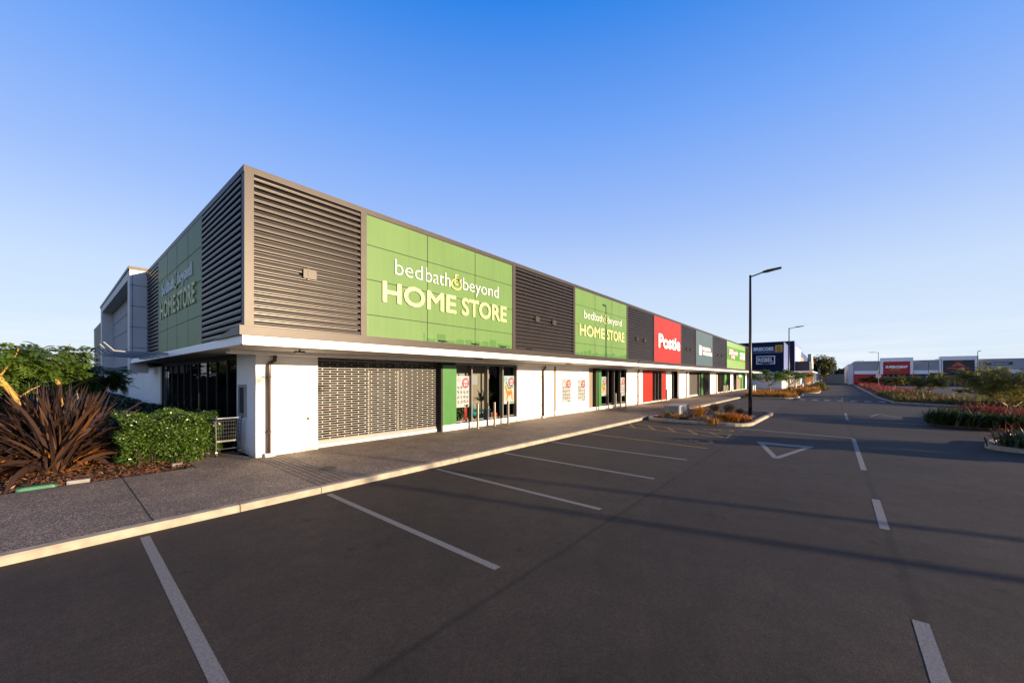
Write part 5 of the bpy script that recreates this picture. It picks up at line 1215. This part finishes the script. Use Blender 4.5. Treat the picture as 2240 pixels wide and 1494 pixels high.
q = MB(); q.box(114.01, 160, 6.1, 30, 3.2, 9.0)
for k in range(14): q.box(114.5 + k * 3.2, 115.3 + k * 3.2, 6.02, 6.098, 3.2, 9.0)
q.build('ribbed_wall', M['bluecl'], t)
q = MB(); q.box(93.01, 160, 6.4, 24, .1, 3.18); q.build('ground_wall', M['white'], t)
q = MB(); q.box(94, 106, 3.2, 5.44, 3.55, 5.3); q.build('navy_awning', M['blackfar'], t)
q = MB(); q.box(93.4, 130, 2.7, 6.0, 3.2, 3.4); q.build('entrance_canopy', M['whitetrim'], t)
for x in (97, 103, 108): q = MB(); q.box(x, x + .9, 3.3, 4.0, .1, 3.19); q.build('orange_pillar', M['orange'], t)
for x in (110, 118, 126): q = MB(); q.box(x, x + .5, 3.0, 3.4, .1, 3.19); q.build('white_pillar', M['white'], t)
q = MB(); q.box(98, 128, 6.3, 6.39, .3, 3.0); fr = q.build('shopfront_window', M['dark'], t)
for k in range(11): q = MB(); q.box(98 + k * 3, 98.5 + k * 3, 6.2, 6.29, .12, 3.1); q.build('mullion', M['whitetrim'], fr)
s = thing('shop_sign', 'navy wall sign with white letters over a gold square with a house outline', 'sign', (XB, 9, 6.5))
q = MB(); q.box(XB - .06, XB - .003, 6.75, 19.5, 6.55, 7.75); q.build('band', M['navyband'], s)
# columns of the wall as they show in the photograph
def yB(u): d = ray(u, 800); return d[1] / d[0] * XB
q = MB(); q.box(XB - .12, XB - .061, yB(1711.5), yB(1696), 6.72, 8.0); q.build('gold_square', M['gold'], s)
q = MB(); ya, yb = yB(1709.5), yB(1698.5); ym = (ya + yb) / 2; xx = XB - .15
for a, b in (((yb, 7.42), (ym, 7.86)), ((ym, 7.86), (ya, 7.42)), ((yb - .2, 7.42), (yb - .2, 6.86)), ((ya + .2, 7.42), (ya + .2, 6.86)), ((yb - .2, 6.86), (ya + .2, 6.86)), ((yb - .2, 7.40), (ya + .2, 7.40))):
    q.tube([(xx, a[0], a[1]), (xx, b[0], b[1])], .05, 6)
q.build('house_outline', M['goldline'], s)
q = MB(); q.text('BRISCOES', (XB - .10, 0, 0), *LX_, -yB(1649), -yB(1691.5), 7.05, 7.68, .06, bold=.03); q.build('lettering', M['whitel'], s)
q = MB(); q.text('HOMEWARE', (XB - .07, 0, 0), *LX_, -yB(1653), -yB(1684), 6.62, 6.86, .01, bold=.0); q.build('dim_lettering', M['bluecl'], s)
s = thing('shop_sign', 'white outlined box sign with white letters low on the navy wall', 'sign', (XB, 9, 4.7))
q = MB(); ya, yb = yB(1695.5), yB(1654.5)
for a, b, c, d in ((ya, yb, 5.95, 6.09), (ya, ya + .16, 4.72, 5.949), (yb - .16, yb, 4.72, 5.949), (ya, ya + (yb - ya) * .29, 4.58, 4.72), (yb - (yb - ya) * .29, yb, 4.58, 4.72)): q.box(XB - .08, XB - .003, a, b, c, d)
q.build('outline', M['whitel'], s)
q = MB(); q.text('REBEL', (XB - .004, 0, 0), *LX_, -yB(1658.5), -yB(1691.5), 4.97, 5.72, .07, bold=.022); q.text('SPORT', (XB - .004, 0, 0), *LX_, -yB(1667.5), -yB(1682.5), 4.55, 4.72, .05, bold=.0); q.build('lettering', M['whitel'], s)
s = thing('shop_sign', 'white billboard with brown panels on the light blue wall', 'sign', (103, 5.4, 5))
q = MB(); q.box(94.5, 111, 5.35, 5.44, 4.4, 8.3); q.build('board', M['whitel'], s)
q = MB(); q.box(96, 103.5, 5.33, 5.349, 4.9, 5.6); q.box(107, 109.5, 5.33, 5.349, 4.8, 7.6); q.build('brown_panel', M['goldline'], s)
s = thing('shop_sign', 'small orange lettered panel on the ribbed blue wall', 'sign', (128, 6, 6))
q = MB(); q.box(123, 136, 5.93, 6.01, 5.9, 7.4); q.build('board', M['sand'], s); q = MB(); q.box(125, 134, 5.9, 5.929, 6.3, 6.9); q.build('print', M['orange'], s)
t = thing('far_shop_building', 'distant grey and brown shop fronts at the end of the row', 'shop building', (190, 6, .1))
q = MB(); q.box(160.1, 260, 6.2, 30, 3.2, 8.8); q.build('upper_wall', M['bronze'], t)
q = MB(); q.box(160.1, 260, 6.9, 30, .1, 3.19); q.build('ground_wall', M['lightgrey'], t)
q = MB(); q.box(168, 186, 5.2, 6.18, 3.3, 10.2); q.build('grey_tower', M['grey'], t); q = MB(); q.box(172, 183, 5.1, 5.19, 4, 8); q.build('white_banner', M['whitel'], t)
q = MB(); q.box(205, 222, 5.3, 6.18, 3.3, 9.6); q.build('orange_panel', M['orange'], t); q = MB(); q.box(226, 252, 5.2, 6.18, 3.3, 10); q.build('white_banner', M['whitel'], t); q = MB(); q.box(226, 252, 5.12, 5.19, 3.3, 6.4); q.build('blue_band', M['bluecl'], t)
q = MB(); q.box(150, 200, 3.0, 6.1, 3.2, 3.5); q.build('canopy', M['whitetrim'], t); q = MB(); q.box(152, 186, 3.0, 3.2, 3.6, 5.0); q.build('black_awning', M['blackfar'], t)
for k in range(9): q = MB(); q.box(152 + k * 6, 152.5 + k * 6, 3.3, 3.7, .1, 3.19); q.build('white_pillar', M['white'], t)
q = MB(); q.box(160, 230, 6.8, 6.89, .3, 3); q.build('shopfront_window', M['dark'], t)

# ------------------------------------------------------------------ red and charcoal shops across the car park
XR = 147.0
def yR(u): d = ray(u, 800); return d[1] / d[0] * XR
def zR(u, v): d = ray(u, v); return CAM_H + d[2] * XR / d[0]
t = thing('grey_shop_building', 'long grey precast shop building across the car park with red and charcoal fronts', 'shop building', (XR, -25, 0))
y0, y1 = yR(1868.6), -95
q = MB(); q.box(XR, XR + 40, y1, y0, 3.05, 6.7); q.build('upper_wall', M['grey'], t)
q = MB(); q.box(XR + .01, XR + 40, y1, y0 + .01, 0, 3.04); q.build('ground_wall', M['blackfar'], t)
q = MB()
for a, b in ((y0, yR(1922)), (yR(1998), yR(2052)), (yR(2140), y1)): q.box(XR - .35, XR - .005, min(a, b), max(a, b), 3.05, 4.0)
q.build('white_band', M['whitetrim'], t)
q = MB(); q.box(XR - .05, XR - .002, yR(1925) - .2, y0, 0, 3.04); q.build('red_wall', M['redfar'], t)
q = MB(); q.box(XR - .02, XR + .02, yR(1874) - 3.2, yR(1874) - .4, .4, 2.6); q.build('shopfront_window', M['dark'], t)
def portal(ua, ub, m, ztop, zs):
    a, b = yR(ub), yR(ua); w = (b - a) * .085
    q = MB(); q.box(XR - .9, XR + .3, a, a + w, 3.0, ztop); q.box(XR - .9, XR + .3, b - w, b, 3.0, ztop); q.box(XR - .9, XR + .3, a + w + .001, b - w - .001, ztop - 1.0, ztop)
    p = q.build('portal_frame', M['whitetrim'], t)
    return a + w, b - w
pa = portal(1925, 1996.5, 'redfar', 7.45, 0); pb = portal(2054, 2138, 'blackfar', 7.5, 0)
for (a, b), m_ in ((pa, 'redfar'), (pb, 'blackfar')):
    q = MB(); q.box(XR - .3, XR - .006, a - (.9 if m_ == 'redfar' else 0), a - .01, 0, 2.99); q.box(XR - .3, XR - .006, b + .01, b + .9, 0, 2.99); q.build('door_surround', M[m_], t)
    q = MB(); q.box(XR - .06, XR - .003, a, b, .05, 2.95); g_ = q.build('shopfront_window', M['dark'], t)
    q = MB()
    for k in range(6): yy = a + (b - a) * k / 5; q.box(XR - .12, XR - .061, yy - .12, yy + .12, .05, 2.95)
    q.box(XR - .12, XR - .061, a, b, 2.1, 2.3); q.build('frame', M['alu'], g_)
q = MB(); yq = yR(2031); q.box(XR - .06, XR - .003, yR(2047), yR(2026), .9, 2.6); q.build('white_shutter', M['lightgrey'], t)
s = thing('shop_sign', 'red panel sign with slanted white letters and yellow tab on the far building', 'sign', (XR, (pa[0] + pa[1]) / 2, 3.1))
q = MB(); q.box(XR - .55, XR - .31, pa[0] + .01, pa[1] - .01, 3.06, 6.44); q.build('panel', M['redfar'], s)
o = (XR - .56, 0, 0); w = pa[1] - pa[0]; L0 = -pa[1]
q = MB(); q.text('SUPERCHEAP', o, *LX_, L0 + w * .09, L0 + w * .91, 4.62, 5.32, .1, bold=.06, shear=.15); q.build('lettering', M['whitel'], s)
q = MB(); q.prism([(L0 + w * .28, 4.02), (L0 + w * .62, 4.02), (L0 + w * .65, 4.55), (L0 + w * .31, 4.55)], lambda a, b: (XR - .60, -a, b), lambda a, b: (XR - .551, -a, b)); tb = q.build('yellow_tab', M['yellowp'], s)
q = MB(); q.text('AUTO', (XR - .602, 0, 0), *LX_, L0 + w * .34, L0 + w * .60, 4.12, 4.45, .03, bold=.06, shear=.15); q.build('tab_lettering', M['black'], tb)
q = MB()
for f_ in (.12, .46, .82): q.tube([(XR - .8, -(L0 + w * f_), 6.0), (XR - .56, -(L0 + w * f_), 5.85)], .14, 8)
q.build('spot_lamp', M['redl'], s)
s = thing('shop_sign', 'charcoal panel sign with orange mountain mark and orange letters on the far building', 'sign', (XR, (pb[0] + pb[1]) / 2, 3.1))
q = MB(); q.box(XR - .55, XR - .31, pb[0] + .01, pb[1] - .01, 3.06, 6.49); q.build('panel', M['blackfar'], s)
w = pb[1] - pb[0]; L0 = -pb[1]; o = (XR - .56, 0, 0)
q = MB(); q.text('macpac', o, *LX_, L0 + w * .15, L0 + w * .84, 4.03, 4.66, .1, bold=.05); q.build('lettering', M['macpac'], s)
q = MB()
def mk(pts): q.prism(pts, lambda a, b: (XR - .62, -(L0 + w * a), 4.75 + b * 1.5), lambda a, b: (XR - .551, -(L0 + w * a), 4.75 + b * 1.5))
mk([(.26, .05), (.44, .70), (.50, .78), (.56, .70), (.74, .05), (.62, .05), (.55, .22), (.50, .10), (.46, .38), (.40, .05)])
mk([(.36, .72), (.44, .92), (.58, .95), (.66, .86), (.58, .89), (.47, .86)]); q.build('mountain_mark', M['macpac'], s)
s = thing('shop_sign', 'long black name board with pale letters on the far grey wall', 'sign', (XR, yR(2186), 5.5))
q = MB(); q.box(XR - .1, XR - .005, yR(2215), yR(2157), zR(2186, 798), zR(2186, 791.8)); q.build('board', M['blackfar'], s)
q = MB(); q.text('TECHNOLOGY', (XR - .102, 0, 0), *LX_, -yR(2166), -yR(2206.5), zR(2186, 797), zR(2186, 793.4), .03, bold=.04); q.build('lettering', M['lightgrey'], s)
t = thing('white_end_building', 'pale end wall left of the far grey building', 'building', (160, -4, 0))
q = MB(); q.box(XR + 3, XR + 45, y0 + .05, y0 + 1.2, 0, 5.9); q.build('wall', M['white'], t)
q = MB(); q.box(XR + 3, XR + 45, y0 + .05, y0 + 1.2, 5.91, 6.0); q.build('coping', M['grey'], t)
t = thing('far_wall', 'long pale grey boundary wall at the end of the lane', 'wall', (205, 8, 0))
q = MB(); q.box(205, 205.3, -8, 40, 0, 3.3)
for k in range(9): q.box(204.93, 204.99, -7 + k * 5, -6.9 + k * 5, 0, 3.3)
q.build('panel', M['wallfar'], t); q = MB(); q.box(204.9, 205.4, -8, 40, 3.31, 3.4); q.build('coping', M['wallfar'], t)
for k, (u, dp) in enumerate(((1832, 180), (1842, 182), (1852, 184), (1824, 186))):
    x, y = D(u, dp); shrub(x, y, 0, 2.0, 1.6, 500, .3, LEAF['fardark'], 'low dark shrub at the foot of the far boundary wall', 'shrubs along the far wall')
x, y = D(1823, 188); t = thing('blue_sign_post', 'small blue panel sign above the far wall', 'sign', (x, y, 0))
q = MB(); q.box(x - .1, x, y - .7, y + .7, 5.2, 8.2); q.build('board', M['bluecl'], t); q = MB(); q.cyl(x - .05, y, 0, 5.19, .15, 8); q.build('post', M['grey'], t)
t = thing('white_shed', 'small white shed beyond the end of the left side wall', 'building', (-1, 76, 0))
q = MB(); q.box(-.2, 6, 74, 80, 0, 3.1); q.build('wall', M['white'], t); q = MB(); q.box(-.5, 6.3, 73.7, 80.3, 3.11, 3.3); q.build('roof', M['grey'], t)
